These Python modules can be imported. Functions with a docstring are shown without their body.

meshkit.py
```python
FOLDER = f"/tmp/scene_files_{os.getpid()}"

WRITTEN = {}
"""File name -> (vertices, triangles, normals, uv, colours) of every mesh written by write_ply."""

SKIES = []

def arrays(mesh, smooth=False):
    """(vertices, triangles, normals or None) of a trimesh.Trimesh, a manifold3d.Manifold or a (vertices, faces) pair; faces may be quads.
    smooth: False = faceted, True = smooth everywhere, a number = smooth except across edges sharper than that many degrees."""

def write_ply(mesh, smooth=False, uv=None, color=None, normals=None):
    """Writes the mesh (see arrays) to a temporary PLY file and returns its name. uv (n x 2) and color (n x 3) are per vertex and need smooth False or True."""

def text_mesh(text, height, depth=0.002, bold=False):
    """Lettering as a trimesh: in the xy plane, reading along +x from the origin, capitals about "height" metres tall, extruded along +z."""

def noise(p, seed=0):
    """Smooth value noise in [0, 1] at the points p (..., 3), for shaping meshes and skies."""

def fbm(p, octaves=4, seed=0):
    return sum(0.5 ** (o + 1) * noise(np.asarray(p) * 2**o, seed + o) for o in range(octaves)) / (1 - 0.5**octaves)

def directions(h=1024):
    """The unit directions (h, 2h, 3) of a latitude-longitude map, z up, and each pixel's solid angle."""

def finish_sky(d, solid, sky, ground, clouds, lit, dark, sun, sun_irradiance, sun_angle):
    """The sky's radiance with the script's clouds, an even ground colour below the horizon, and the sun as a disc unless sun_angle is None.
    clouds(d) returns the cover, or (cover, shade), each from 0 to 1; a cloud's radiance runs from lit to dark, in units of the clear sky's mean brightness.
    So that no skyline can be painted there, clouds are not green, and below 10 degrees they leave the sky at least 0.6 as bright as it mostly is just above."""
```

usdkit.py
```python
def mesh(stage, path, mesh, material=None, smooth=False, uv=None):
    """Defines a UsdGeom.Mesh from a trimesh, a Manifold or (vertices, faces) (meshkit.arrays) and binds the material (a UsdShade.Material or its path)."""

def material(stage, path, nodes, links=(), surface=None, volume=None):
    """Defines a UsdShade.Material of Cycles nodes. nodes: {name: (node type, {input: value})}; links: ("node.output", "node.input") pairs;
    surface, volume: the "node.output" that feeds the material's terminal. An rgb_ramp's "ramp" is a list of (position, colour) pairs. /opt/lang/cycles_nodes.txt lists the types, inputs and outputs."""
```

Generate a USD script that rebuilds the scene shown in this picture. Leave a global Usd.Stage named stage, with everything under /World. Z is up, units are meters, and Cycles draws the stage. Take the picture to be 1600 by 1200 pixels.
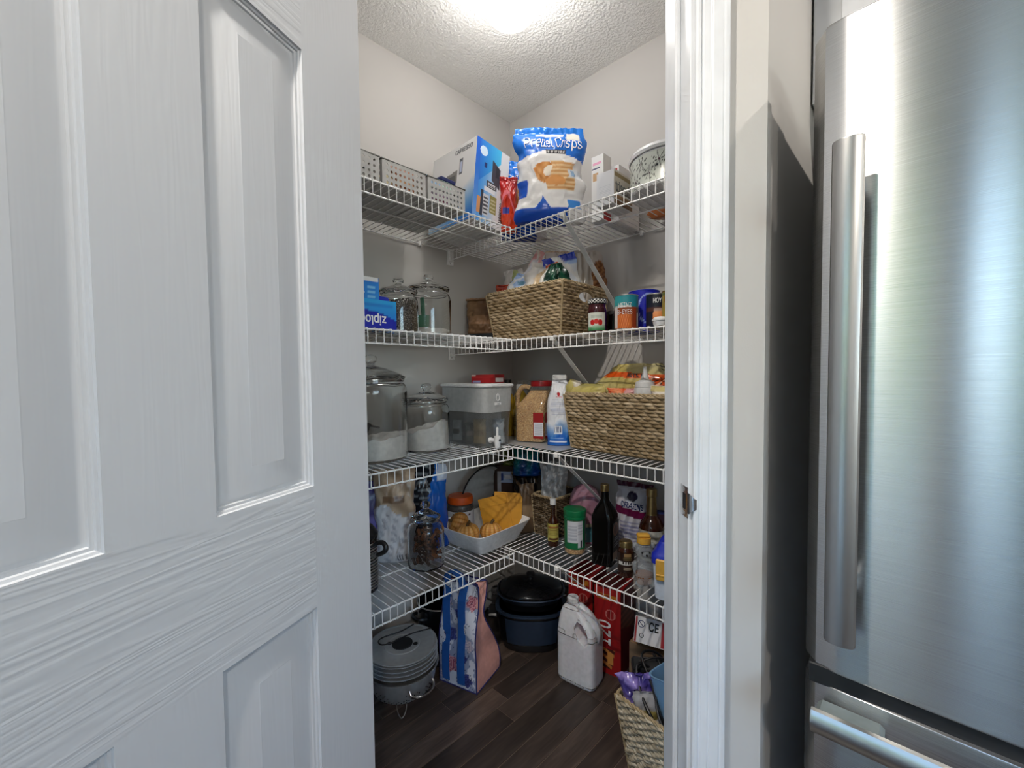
import math, random
import numpy as np, trimesh, usdkit, meshkit
from pxr import Usd, UsdGeom, UsdLux, UsdShade, Gf, Sdf, Vt

stage = Usd.Stage.CreateInMemory()
UsdGeom.SetStageUpAxis(stage, 'Z')
UsdGeom.SetStageMetersPerUnit(stage, 1.0)
UsdGeom.Xform.Define(stage, '/World')
UsdGeom.Scope.Define(stage, '/World/Looks')
PI = math.pi

# ---------------------------------------------------------------- camera
CAM_POS = (1.5435, -1.5995, 1.1516)
CAM_R, CAM_U, CAM_F = (0.71823, 0.69573, -0.0106), (-0.01884, 0.03467, 0.99922), (-0.69555, 0.71747, -0.03801)
cam = UsdGeom.Camera.Define(stage, '/World/Camera')
cam.AddTransformOp().Set(Gf.Matrix4d(*CAM_R, 0, *CAM_U, 0, *[-c for c in CAM_F], 0, *CAM_POS, 1))
cam.CreateHorizontalApertureAttr(36.0)
cam.CreateVerticalApertureAttr(27.0)
cam.CreateFocalLengthAttr(15.0015)
cam.CreateVerticalApertureOffsetAttr(0.30)
cam.CreateClippingRangeAttr(Gf.Vec2f(0.02, 1000))
cam.CreateExposureAttr(0.36)

# ---------------------------------------------------------------- sky and lamps
def lin(c):
    c = np.asarray(c, float) / 255.0
    return np.where(c <= 0.04045, c / 12.92, ((c + 0.055) / 1.055) ** 2.4)

sky_look = usdkit.material(stage, '/World/Looks/sky', {
    's': ('sky_texture', {'sky_type': 'multiple_scattering', 'sun_disc': False, 'sun_elevation': 0.75, 'sun_rotation': 2.2, 'air_density': 1.2, 'aerosol_density': 1.5}),
    'b': ('background_shader', {'strength': 0.36})}, [('s.color', 'b.color')], surface='b.background')
dome = UsdLux.DomeLight.Define(stage, '/World/sky')
UsdShade.MaterialBindingAPI.Apply(dome.GetPrim()).Bind(sky_look)

POTS = [(2.16, -0.60, 8.0), (3.1, -2.55, 22.0), (1.22, -1.74, 21.0)]      # kitchen pot lights: x, y, watts
PANTRY_LAMP = (0.585, -0.60)
for i, (px, py, w) in enumerate(POTS):
    dl = UsdLux.DiskLight.Define(stage, '/World/pot_light_beam' + (f'_{i:03d}' if i else ''))
    dl.CreateRadiusAttr(0.035); dl.CreateIntensityAttr(w / (PI * PI * 0.035 ** 2)); dl.CreateNormalizeAttr(False)
    dl.CreateColorAttr(Gf.Vec3f(1.0, 0.93, 0.84))
    UsdGeom.Xformable(dl).AddTranslateOp().Set(Gf.Vec3d(px, py, 2.425))

GLOBE = 17.5
BRACE = [0.632, 0.585, 0.60, 0.60]
# ---------------------------------------------------------------- materials
LOOKS = {}
def mat(name, nodes, links, surface='p.BSDF', volume=None):
    LOOKS[name] = usdkit.material(stage, '/World/Looks/' + name, nodes, links, surface=surface, volume=volume)
    return LOOKS[name]

def plain(name, rgb, rough=0.5, metal=0.0, bump=0, scale=60, spec=0.5, trans=0, coat=0, extra=None):
    """One colour (0-255 sRGB) with a slight procedural variation of tone and relief."""
    c = lin(rgb)
    p = {'base_color': tuple(c), 'roughness': rough, 'metallic': metal, 'specular_ior_level': spec, 'transmission_weight': trans, 'coat_weight': coat}
    p.update(extra or {})
    nodes = {'p': ('principled_bsdf', p), 't': ('texture_coordinate', {}), 'n': ('noise_texture', {'scale': scale, 'detail': 3.0}),
             'r': ('rgb_ramp', {'ramp': [(0.3, tuple(c * 0.9)), (0.7, tuple(np.minimum(c * 1.06, 1)))]})}
    links = [('t.object', 'n.vector'), ('n.fac', 'r.fac'), ('r.color', 'p.base_color')]
    if bump:
        nodes['b'] = ('bump', {'strength': bump, 'distance': 0.002})
        links += [('n.fac', 'b.height'), ('b.normal', 'p.normal')]
    return mat(name, nodes, links)

def printed(name, rough=0.4, bump=0, scale=40, trans=0, spec=0.5, alpha=None):
    """Flat print: the colours are a mesh's own primvar 'col'."""
    nodes = {'a': ('attribute', {'attribute': 'col'}), 'p': ('principled_bsdf', {'roughness': rough, 'specular_ior_level': spec})}
    links = [('a.color', 'p.base_color')]
    if bump:
        nodes.update(t=('texture_coordinate', {}), n=('noise_texture', {'scale': scale, 'detail': 3.0}), b=('bump', {'strength': bump, 'distance': 0.003}))
        links += [('t.object', 'n.vector'), ('n.fac', 'b.height'), ('b.normal', 'p.normal')]
    surf = 'p.BSDF'
    if alpha:
        nodes.update(tr=('transparent_bsdf', {'color': (1, 1, 1)}), mx=('mix_closure', {'fac': alpha}))
        links += [('tr.BSDF', 'mx.closure1'), ('p.BSDF', 'mx.closure2')]
        surf = 'mx.closure'
    return mat(name, nodes, links, surf)

def film(name, rgb, fac=0.25, rough=0.15):
    """Thin clear plastic or glass: see-through, with a reflection that grows at grazing angles."""
    return mat(name, {'tr': ('transparent_bsdf', {'color': tuple(lin(rgb))}), 'g': ('glossy_bsdf', {'color': (0.9, 0.9, 0.9), 'roughness': rough}),
                      'd': ('diffuse_bsdf', {'color': tuple(lin(rgb))}), 'lw': ('layer_weight', {'blend': 0.5}), 'pw': ('math', {'math_type': 'power', 'value2': 3.5}), 'f': ('math', {'math_type': 'multiply_add', 'value2': 0.6, 'value3': 0.03}), 'm1': ('mix_closure', {'fac': fac}), 'm2': ('mix_closure', {})},
               [('tr.BSDF', 'm1.closure1'), ('d.BSDF', 'm1.closure2'), ('lw.facing', 'pw.value1'), ('pw.value', 'f.value1'), ('f.value', 'm2.fac'), ('m1.closure', 'm2.closure1'), ('g.BSDF', 'm2.closure2')], 'm2.closure')

def paint_wall(name, rgb, scale=350, strength=0.12):
    return mat(name, {'p': ('principled_bsdf', {'base_color': tuple(lin(rgb)), 'roughness': 0.75, 'specular_ior_level': 0.3}), 'g': ('geometry', {}),
                      'n': ('noise_texture', {'scale': scale, 'detail': 2.0}), 'b': ('bump', {'strength': strength, 'distance': 0.001})},
               [('g.position', 'n.vector'), ('n.fac', 'b.height'), ('b.normal', 'p.normal')])

paint_wall('wall_paint', (194, 191, 187))
mat('popcorn', {'p': ('principled_bsdf', {'base_color': tuple(lin((242, 241, 238))), 'roughness': 0.9, 'specular_ior_level': 0.2}), 'g': ('geometry', {}),
                'v': ('noise_texture', {'scale': 95.0, 'detail': 3.0, 'roughness': 0.6}), 'b': ('bump', {'strength': 0.7, 'distance': 0.008})},
    [('g.position', 'v.vector'), ('v.fac', 'b.height'), ('b.normal', 'p.normal')])
plain('trim_white', (212, 214, 217), 0.32, scale=9)
def door_grain(name, vertical, amp):
    sc = (26, 26, 1.6) if vertical else (1.6, 26, 26)
    mat(name, {'p': ('principled_bsdf', {'base_color': tuple(lin((181, 183, 187))), 'roughness': 0.36}), 't': ('texture_coordinate', {}),
               'm': ('mapping', {'scale': sc}), 'w': ('noise_texture', {'scale': 2.2, 'detail': 2.0, 'distortion': 0.6}),
               'k': ('math', {'math_type': 'multiply', 'value2': 26.0}), 's': ('math', {'math_type': 'sine'}), 'b': ('bump', {'strength': amp, 'distance': 0.0015})},
        [('t.object', 'm.vector'), ('m.vector', 'w.vector'), ('w.fac', 'k.value1'), ('k.value', 's.value1'), ('s.value', 'b.height'), ('b.normal', 'p.normal')])
door_grain('door_grain_upright', True, 0.03)
door_grain('door_grain_level', False, 0.08)
plain('wire_white', (240, 240, 239), 0.3, scale=20)
plain('clip_white', (238, 238, 236), 0.35)
plain('chrome', (200, 200, 200), 0.18, 1.0)
plain('steel', (206, 205, 203), 0.38, 1.0)
plain('gap_black', (16, 17, 19), 0.6)
mat('brushed_steel', {'p': ('principled_bsdf', {'base_color': (0.58, 0.58, 0.575), 'metallic': 1.0, 'roughness': 0.25, 'anisotropic': 0.95}),
                      'up': ('combine_xyz', {'x': 0.0, 'y': 0.0, 'z': 1.0}), 't': ('texture_coordinate', {}), 'm': ('mapping', {'scale': (3.0, 3.0, 700.0)}),
                      'n': ('noise_texture', {'scale': 1.0, 'detail': 2.0}), 'r': ('map_range', {'to_min': 0.22, 'to_max': 0.27}), 'b': ('bump', {'strength': 0.012, 'distance': 0.0004})},
    [('up.vector', 'p.tangent'), ('t.object', 'm.vector'), ('m.vector', 'n.vector'), ('n.fac', 'r.value'), ('r.result', 'p.roughness'), ('n.fac', 'b.height'), ('b.normal', 'p.normal')])
mat('handle_steel', {'p': ('principled_bsdf', {'base_color': (0.52, 0.515, 0.5), 'metallic': 1.0, 'roughness': 0.3})}, [])
def plank_look(name, k):
    a, b, c = (lin(np.array(q) * k) for q in ((46, 38, 34), (68, 57, 51), (92, 79, 70)))
    mat(name, {'p': ('principled_bsdf', {'roughness': 0.38, 'specular_ior_level': 0.4}), 't': ('texture_coordinate', {}), 'm': ('mapping', {'scale': (14.0, 1.6, 14.0)}),
               'n': ('noise_texture', {'scale': 3.0, 'detail': 6.0, 'distortion': 0.8, 'roughness': 0.65}), 'r': ('rgb_ramp', {'ramp': [(0.25, tuple(a)), (0.5, tuple(b)), (0.8, tuple(c))]}),
               'b': ('bump', {'strength': 0.1, 'distance': 0.001})},
        [('t.object', 'm.vector'), ('m.vector', 'n.vector'), ('n.fac', 'r.fac'), ('r.color', 'p.base_color'), ('n.fac', 'b.height'), ('b.normal', 'p.normal')])
for i, k in enumerate((0.72, 0.86, 1.0, 1.16)):
    plank_look(f'plank_{i}', k)
plain('seam_tan', (118, 100, 86), 0.6)
film('window_glass', (250, 252, 252), 0.0, 0.02)
printed('print_matte', 0.5)
printed('print_gloss', 0.25, 0.12, 30)
printed('print_can', 0.3)

# ---------------------------------------------------------------- helpers
USED = {}
def numbered(parent, name):
    k = (parent, name); n = USED.get(k, 0); USED[k] = n + 1
    return f'{parent}/{name}' + (f'_{n:03d}' if n else '')

def tag(p, label=None, cat=None, group=None, kind=None):
    p = p.GetPrim() if hasattr(p, 'GetPrim') else p
    for k, v in (('label', label), ('category', cat), ('group', group), ('kind', kind)):
        if v: p.SetCustomDataByKey(k, v)
    return p

def thing(name, label, cat, loc=(0, 0, 0), rz=0, group=None, kind=None, rx=0, ry=0):
    """An Xform at the thing's base; its parts follow as children. Degrees."""
    x = UsdGeom.Xform.Define(stage, numbered('/World', name))
    x.AddTranslateOp().Set(Gf.Vec3d(*map(float, loc)))
    if rz: x.AddRotateZOp().Set(float(rz))
    if ry: x.AddRotateYOp().Set(float(ry))
    if rx: x.AddRotateXOp().Set(float(rx))
    return tag(x, label, cat, group, kind)

def obj(name, mesh, look, parent=None, label=None, smooth=35, col=None, kind=None, cat=None, group=None, loc=None, rz=0):
    root = str(parent.GetPath()) if parent is not None else '/World'
    if col is not None and smooth not in (True, False): smooth = True
    m = usdkit.mesh(stage, numbered(root, name), mesh, LOOKS[look], smooth=smooth)
    if col is not None:
        UsdGeom.PrimvarsAPI(m).CreatePrimvar('col', Sdf.ValueTypeNames.Color3fArray, 'vertex').Set(Vt.Vec3fArray.FromNumpy(np.ascontiguousarray(lin(col), np.float32)))
    if loc is not None: m.AddTranslateOp().Set(Gf.Vec3d(*map(float, loc)))
    if rz: m.AddRotateZOp().Set(float(rz))
    return tag(m, label, cat, group, kind)

def dup(src, label, loc, rz=0, group=None, name=None):
    """A copy of a thing with its parts, by internal reference."""
    x = UsdGeom.Xform.Define(stage, numbered('/World', name or src.GetName().rstrip('0123456789').rstrip('_')))
    x.GetPrim().GetReferences().AddInternalReference(src.GetPath())
    x.GetPrim().SetInstanceable(True)
    x.ClearXformOpOrder()
    x.AddTranslateOp(opSuffix='copy').Set(Gf.Vec3d(*map(float, loc)))
    x.AddRotateZOp(opSuffix='copy').Set(float(rz))
    return tag(x, label, None, group)

def cat_(*ms):
    return trimesh.util.concatenate([m for m in ms])

def move(m, x=0, y=0, z=0, rx=0, ry=0, rz=0):
    m = m.copy()
    T = trimesh.transformations.euler_matrix(math.radians(rx), math.radians(ry), math.radians(rz))
    T[:3, 3] = x, y, z
    m.apply_transform(T)
    return m

def box(x0, x1, y0, y1, z0, z1, ch=0.002):
    """A box with chamfered edges, by its extents."""
    c = min(ch, (x1 - x0) / 2.01, (y1 - y0) / 2.01, (z1 - z0) / 2.01)
    pts = []
    for X, sx in ((x0, 1), (x1, -1)):
        for Y, sy in ((y0, 1), (y1, -1)):
            for Z, sz in ((z0, 1), (z1, -1)):
                pts += [(X + sx * c, Y + sy * c, Z), (X + sx * c, Y, Z + sz * c), (X, Y + sy * c, Z + sz * c)]
    return trimesh.convex.convex_hull(np.array(pts)) if c > 1e-6 else move(trimesh.creation.box((x1 - x0, y1 - y0, z1 - z0)), (x0 + x1) / 2, (y0 + y1) / 2, (z0 + z1) / 2)

def grid_faces(nr, nc, wrap):
    i, j = np.meshgrid(np.arange(nr - 1), np.arange(nc if wrap else nc - 1), indexing='ij')
    a, b = i * nc + j, i * nc + (j + 1) % nc
    c, d = (i + 1) * nc + (j + 1) % nc, (i + 1) * nc + j
    q = np.stack([a, b, c, d], -1).reshape(-1, 4)
    return np.vstack([q[:, [0, 1, 2]], q[:, [0, 2, 3]]])

def loft(rings, caps=(True, True)):
    """A skin over closed rings of equal count, capped by fans."""
    r = np.array(rings, float); nr, nc = r.shape[:2]
    v = r.reshape(-1, 3); f = [grid_faces(nr, nc, True)]
    for k, on in ((0, caps[0]), (nr - 1, caps[1])):
        if on:
            v = np.vstack([v, r[k].mean(0)]); n = len(v) - 1; j = np.arange(nc); a, b = k * nc + j, k * nc + (j + 1) % nc
            f.append(np.stack([b, a, np.full(nc, n)], 1) if k == 0 else np.stack([a, b, np.full(nc, n)], 1))
    return trimesh.Trimesh(v, np.vstack(f), process=False)

def lathe(profile, n=40, closed=False):
    """Revolves (radius, height) points about z; closed joins the last point to the first (a hollow wall)."""
    p = list(profile) + ([profile[0]] if closed else [])
    a = np.arange(n) * 2 * PI / n
    rings = [np.stack([r * np.cos(a), r * np.sin(a), np.full(n, z)], 1) for r, z in p]
    return loft(rings, (False, False) if closed else (p[0][0] > 1e-6, p[-1][0] > 1e-6))

def se(w, d, z, e=4.0, n=32, ox=0, oy=0):
    """A superellipse ring of width w and depth d at height z."""
    a = np.arange(n) * 2 * PI / n
    c, s = np.cos(a), np.sin(a)
    return np.stack([ox + w / 2 * np.sign(c) * np.abs(c) ** (2 / e), oy + d / 2 * np.sign(s) * np.abs(s) ** (2 / e), np.full(n, z)], 1)

def tube(path, r, n=8, closed=False):
    p = np.asarray(path, float)
    t = (np.roll(p, -1, 0) - np.roll(p, 1, 0)) if closed else np.gradient(p, axis=0)
    t /= np.linalg.norm(t, axis=1, keepdims=True) + 1e-12
    u = np.cross(t[0], [0, 0, 1.0] if abs(t[0][2]) < 0.9 else [1.0, 0, 0]); u /= np.linalg.norm(u)
    a = np.arange(n) * 2 * PI / n; rings = []
    for k in range(len(p)):
        u = u - t[k] * (u @ t[k]); u /= np.linalg.norm(u) + 1e-12
        w = np.cross(t[k], u); rr = r[k] if np.ndim(r) else r
        rings.append(p[k] + rr * (np.cos(a)[:, None] * u + np.sin(a)[:, None] * w))
    if closed: rings.append(rings[0])
    return loft(rings, (not closed, not closed))

def curve(points, n=24, closed=False):
    """A smooth line through points."""
    from scipy.interpolate import CubicSpline
    p = np.asarray(points, float)
    if closed: p = np.vstack([p, p[:1]])
    s = np.r_[0, np.cumsum(np.linalg.norm(np.diff(p, axis=0), axis=1))]
    q = CubicSpline(s, p, bc_type='periodic' if closed else 'natural')(np.linspace(0, s[-1], n + (1 if closed else 0)))
    return q[:-1] if closed else q

def sphere(r, sub=2, squash=(1, 1, 1)):
    m = trimesh.creation.icosphere(sub, r); m.apply_scale(squash); return m

def text(t, h, bold=False, width=None, slant=0.0, depth=0.0006):
    """Flat lettering standing in the xz plane, read along +x from 0, facing -y, centred on x."""
    m = meshkit.text_mesh(t, h, depth, bold)
    v = m.vertices.copy()
    v[:, 0] -= v[:, 0].min()
    if width: v[:, 0] *= width / v[:, 0].max()
    v[:, 0] += slant * v[:, 1]
    v[:, 0] -= (v[:, 0].max() + v[:, 0].min()) / 2
    return trimesh.Trimesh(np.stack([v[:, 0], -v[:, 2], v[:, 1]], 1), m.faces, process=False)

def wrap(m, R, off=0.0004, ang=0.0):
    """Bends lettering from text() about a cylinder of radius R round z."""
    v = m.vertices.copy(); a = v[:, 0] / R + ang; q = R + off - v[:, 1]
    return trimesh.Trimesh(np.stack([q * np.sin(a), -q * np.cos(a), v[:, 2]], 1), m.faces, process=False)

# ---------------------------------------------------------------- the room
DIAG = 2.040                                    # the doorway wall is the plane x - y = DIAG
DO = np.array([0.992, -1.048])                  # a point on it; w runs along (1, 1)/sqrt2
def diag(w0, w1, d0, d1, z0, z1, ch=0.0):
    """A block along the doorway wall: w along it, d out into the kitchen."""
    m = box(w0, w1, d0, d1, z0, z1, ch)
    v = m.vertices; s = math.sqrt(0.5)
    m = trimesh.Trimesh(np.stack([DO[0] + s * (v[:, 0] + v[:, 1]), DO[1] + s * (v[:, 0] - v[:, 1]), v[:, 2]], 1), m.faces, process=False)
    m.fix_normals(); return m
WL, WR, WC = -0.292, 0.337, 0.478               # left jamb, right jamb, outside corner
CZ = 2.44
S = 'structure'
fl = thing('floor', 'dark brown wooden strip floor running away under the shelves', 'floor', kind=S)
obj('subfloor', box(-0.1, 4.3, -3.5, 0.1, -0.12, -0.0022, 0), 'seam_tan', fl, smooth=False)
rng = random.Random(3)
row, y_end = 0.0825, -2.25
for i in range(52):
    x0 = i * row
    fine = x0 < 1.75
    y = 0.0 - (rng.random() * 0.5 if fine else 0)
    cuts = [0.0]
    while True:
        cuts.append(cuts[-1] - (rng.uniform(0.28, 0.75) if fine else 3.4))
        if cuts[-1] < (y_end if fine else -3.3): break
    cuts[-1] = y_end if fine else -3.4
    if fine: cuts.append(-3.4)
    for a, b in zip(cuts[:-1], cuts[1:]):
        if a - b < 0.05: continue
        obj('plank', move(box(-row / 2 + 0.0009, row / 2 - 0.0009, (b - a) / 2 + 0.0008, (a - b) / 2 - 0.0008, -0.0021, 0, 0.0009), 0, 0, 0), f'plank_{rng.choice((0, 0, 1, 1, 2, 2, 3))}', fl, smooth=False, loc=(x0 + row / 2, (a + b) / 2, 0))
tag(obj('ceiling', box(-0.1, 4.3, -3.5, 0.1, CZ, CZ + 0.1, 0), 'popcorn', smooth=False), 'textured off-white ceiling above the pantry', 'ceiling', kind=S)
tag(obj('wall_left', box(-0.12, 0, -3.5, 0.12, 0, CZ, 0), 'wall_paint', smooth=False), 'light grey pantry wall behind the left-hand shelves', 'wall', kind=S)
tag(obj('wall_right', box(0, 4.3, 0, 0.12, 0, CZ, 0), 'wall_paint', smooth=False), 'light grey pantry wall behind the right-hand shelves', 'wall', kind=S)
xc, yc = DO[0] + WC * math.sqrt(0.5), DO[1] + WC * math.sqrt(0.5)
tag(obj('wall_return', box(xc - 0.115, xc, yc, 0, 0, CZ, 0), 'wall_paint', smooth=False), 'narrow side wall in shadow between doorway and refrigerator', 'wall', kind=S)
wl2 = -0.47; xl, yl = DO[0] + wl2 * math.sqrt(0.5), DO[1] + wl2 * math.sqrt(0.5)
tag(obj('wall_far_left', box(0, xl, yl, yl + 0.115, 0, CZ, 0), 'wall_paint', smooth=False), 'kitchen wall beside the pantry behind the open door', 'wall', kind=S)
tag(obj('wall_doorway', cat_(diag(WR + 0.02, WC, -0.115, 0, 0, CZ), diag(wl2, WL - 0.02, -0.115, 0, 0, CZ), diag(WL - 0.02, WR + 0.02, -0.115, 0, 2.07, CZ)), 'wall_paint', smooth=False), 'pale grey wall strip beside the doorway casing', 'wall', kind=S)
# the kitchen behind the camera: a back wall with a wide glazed door, a side wall with a window
GX0, GX1, GZ1 = 0.70, 2.30, 2.20
tag(obj('wall_back', cat_(box(-0.1, GX0, -3.5, -3.4, 0, CZ, 0), box(GX1, 4.3, -3.5, -3.4, 0, CZ, 0), box(GX0, GX1, -3.5, -3.4, GZ1, CZ, 0)), 'wall_paint', smooth=False), 'kitchen wall around the glazed door', 'wall', kind=S)
tag(obj('wall_far_right', cat_(box(4.2, 4.3, -3.4, -2.6, 0, CZ, 0), box(4.2, 4.3, -1.2, 0, 0, CZ, 0), box(4.2, 4.3, -2.6, -1.2, 0, 0.95, 0), box(4.2, 4.3, -2.6, -1.2, 2.1, CZ, 0)), 'wall_paint', smooth=False), 'kitchen side wall around a window', 'wall', kind=S)
def window(name, x0, x1, y0, y1, z0, z1, n, label):
    t = thing(name, label, 'window', kind=S)
    along_x = x1 - x0 > y1 - y0
    L = (x1 - x0) if along_x else (y1 - y0)
    def seg(a, b, za, zb, d=0.04):
        return box(x0 + a, x0 + b, (y0 + y1) / 2 - d / 2, (y0 + y1) / 2 + d / 2, za, zb, 0.003) if along_x else box((x0 + x1) / 2 - d / 2, (x0 + x1) / 2 + d / 2, y0 + a, y0 + b, za, zb, 0.003)
    for k in range(n + 1):
        c = L * k / n; c = min(max(c, 0.035), L - 0.035)
        obj('frame_post', seg(c - 0.035, c + 0.035, z0, z1), 'trim_white', t)
    obj('frame_rail', seg(0, L, z0, z0 + 0.07), 'trim_white', t); obj('frame_rail', seg(0, L, z1 - 0.07, z1), 'trim_white', t)
    for k in range(n):
        obj('pane', seg(L * k / n + 0.03, L * (k + 1) / n - 0.03, z0 + 0.06, z1 - 0.06, 0.006), 'window_glass', t, smooth=False)
window('window_1', GX0, GX1, -3.5, -3.4, 0.02, GZ1, 2, 'wide glazed door of the kitchen')
window('window_2', 4.2, 4.3, -2.6, -1.2, 0.95, 2.1, 2, 'side window of the kitchen')

# door frame: jambs, stops, casing
def casing(w_in, side, name, label):
    """A moulded casing with its jamb and stop on one side of the doorway."""
    t = thing(name, label, 'trim', kind=S)
    prof = [(0.000, 0.0), (0.000, 0.010), (0.003, 0.013), (0.008, 0.013), (0.0095, 0.0105), (0.012, 0.0105), (0.0145, 0.0135), (0.024, 0.0155), (0.027, 0.0145), (0.029, 0.0165),
            (0.044, 0.0185), (0.047, 0.017), (0.050, 0.0185), (0.056, 0.0185), (0.058, 0.017), (0.058, 0.0)]
    rings = []
    for z in (0.0, 2.09):
        q = [(DO[0] + (w_in + side * (0.006 + a) + d) * math.sqrt(0.5), DO[1] + (w_in + side * (0.006 + a) - d) * math.sqrt(0.5), z) for a, d in prof]
        rings.append(q)
    m = loft(rings); m.fix_normals(); obj('casing', m, 'trim_white', t, smooth=25)
    a, b = sorted((w_in, w_in + side * 0.02)); obj('jamb', diag(a, b, -0.118, 0.0015, 0, 2.07, 0.0015), 'trim_white', t)
    a, b = sorted((w_in, w_in - side * 0.011)); obj('door_stop', diag(a, b, -0.076, -0.038, 0, 2.06, 0.003), 'trim_white', t)
    return t
tr = casing(WR, 1, 'trim_1', 'white moulded casing of the doorway, with a chrome strike plate')
sp = tube([(0, 0, 0), (0, 0, 0.001)], 0.001)
pl = diag(WR - 0.0012, WR + 0.0003, -0.030, 0.001, 0.884, 0.942, 0.0004)
lip = []
for k in range(9):
    a = k / 8 * PI / 2
    lip.append((math.sin(a) * 0.012, (1 - math.cos(a)) * 0.012))
rings = []
for zz, hw in ((0, 0.018),):
    for dd, ww in lip:
        half = 0.02 * math.sqrt(max(1 - (dd / 0.0135) ** 2, 0.05))
        c = []
        for s_, e in ((-1, 0), (1, 0), (1, 0.0012), (-1, 0.0012)):
            W = WR - 0.001 + ww - e * 0.7; D = 0.001 + dd + e * 0.7
            c.append((DO[0] + (W + D) * math.sqrt(0.5), DO[1] + (W - D) * math.sqrt(0.5), 0.913 + s_ * half))
        rings.append(c)
lipm = loft(rings); lipm.fix_normals()
sp = obj('strike_plate', cat_(pl, lipm), 'chrome', tr, 'small chrome strike plate with a curved lip')
obj('latch_hole', diag(WR - 0.0016, WR - 0.001, -0.020, -0.007, 0.898, 0.928, 0.0001), 'gap_black', sp, smooth=False)
for z in (0.891, 0.935):
    m = lathe([(0, 0.0008), (0.0025, 0.0006), (0.003, 0)], 10)
    obj('screw', cat_(diag(WR - 0.0018, WR - 0.0011, -0.0165, -0.0105, z - 0.003, z + 0.003, 0.0003)), 'steel', sp)
casing(WL, -1, 'trim_2', 'white casing on the hinge side hidden behind the open door')
tag(obj('trim_3', cat_(diag(WL, WR, -0.118, 0.0015, 2.05, 2.07, 0.001), diag(WL - 0.06, WR + 0.06, 0, 0.018, 2.055, 2.115, 0.004)), 'trim_white'), 'white head casing above the doorway', 'trim', kind=S)
tag(obj('baseboard_left', box(0, 0.012, -1.45, 0, 0, 0.085, 0.004), 'trim_white'), 'white baseboard along the left pantry wall', 'baseboard', kind=S)
tag(obj('baseboard_right', box(0.012, xc - 0.115, -0.012, 0, 0, 0.085, 0.004), 'trim_white'), 'white baseboard along the right pantry wall', 'baseboard', kind=S)

# the panelled door, open into the kitchen; local x runs from the hinge edge to the free edge, y out of the face seen
HX, HY, HA = 0.837, -1.239, 295.43
dr = thing('door_1', 'white six-panel pantry door standing open, wood-grain embossed', 'door', (HX, HY, 0), HA, kind=S)
X = [0.0, 0.1265, 0.275, 0.3815, 0.53, 0.6565]
ZP = [(0.22, 0.807), (0.9915, 1.6235), (1.705, 1.90)]
Z0, Z1, TH = 0.012, 2.045, 0.035
obj('stile', box(X[0], X[1], -TH, 0, Z0, Z1, 0.0), 'door_grain_upright', dr, smooth=False)
obj('stile', box(X[4], X[5], -TH, 0, Z0, Z1, 0.0), 'door_grain_upright', dr, smooth=False)
zr = [Z0] + [z for p in ZP for z in p] + [Z1]
for k in range(0, 8, 2):
    obj('rail', box(X[1], X[4], -TH, 0, zr[k], zr[k + 1], 0), 'door_grain_level', dr, smooth=False)
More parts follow.
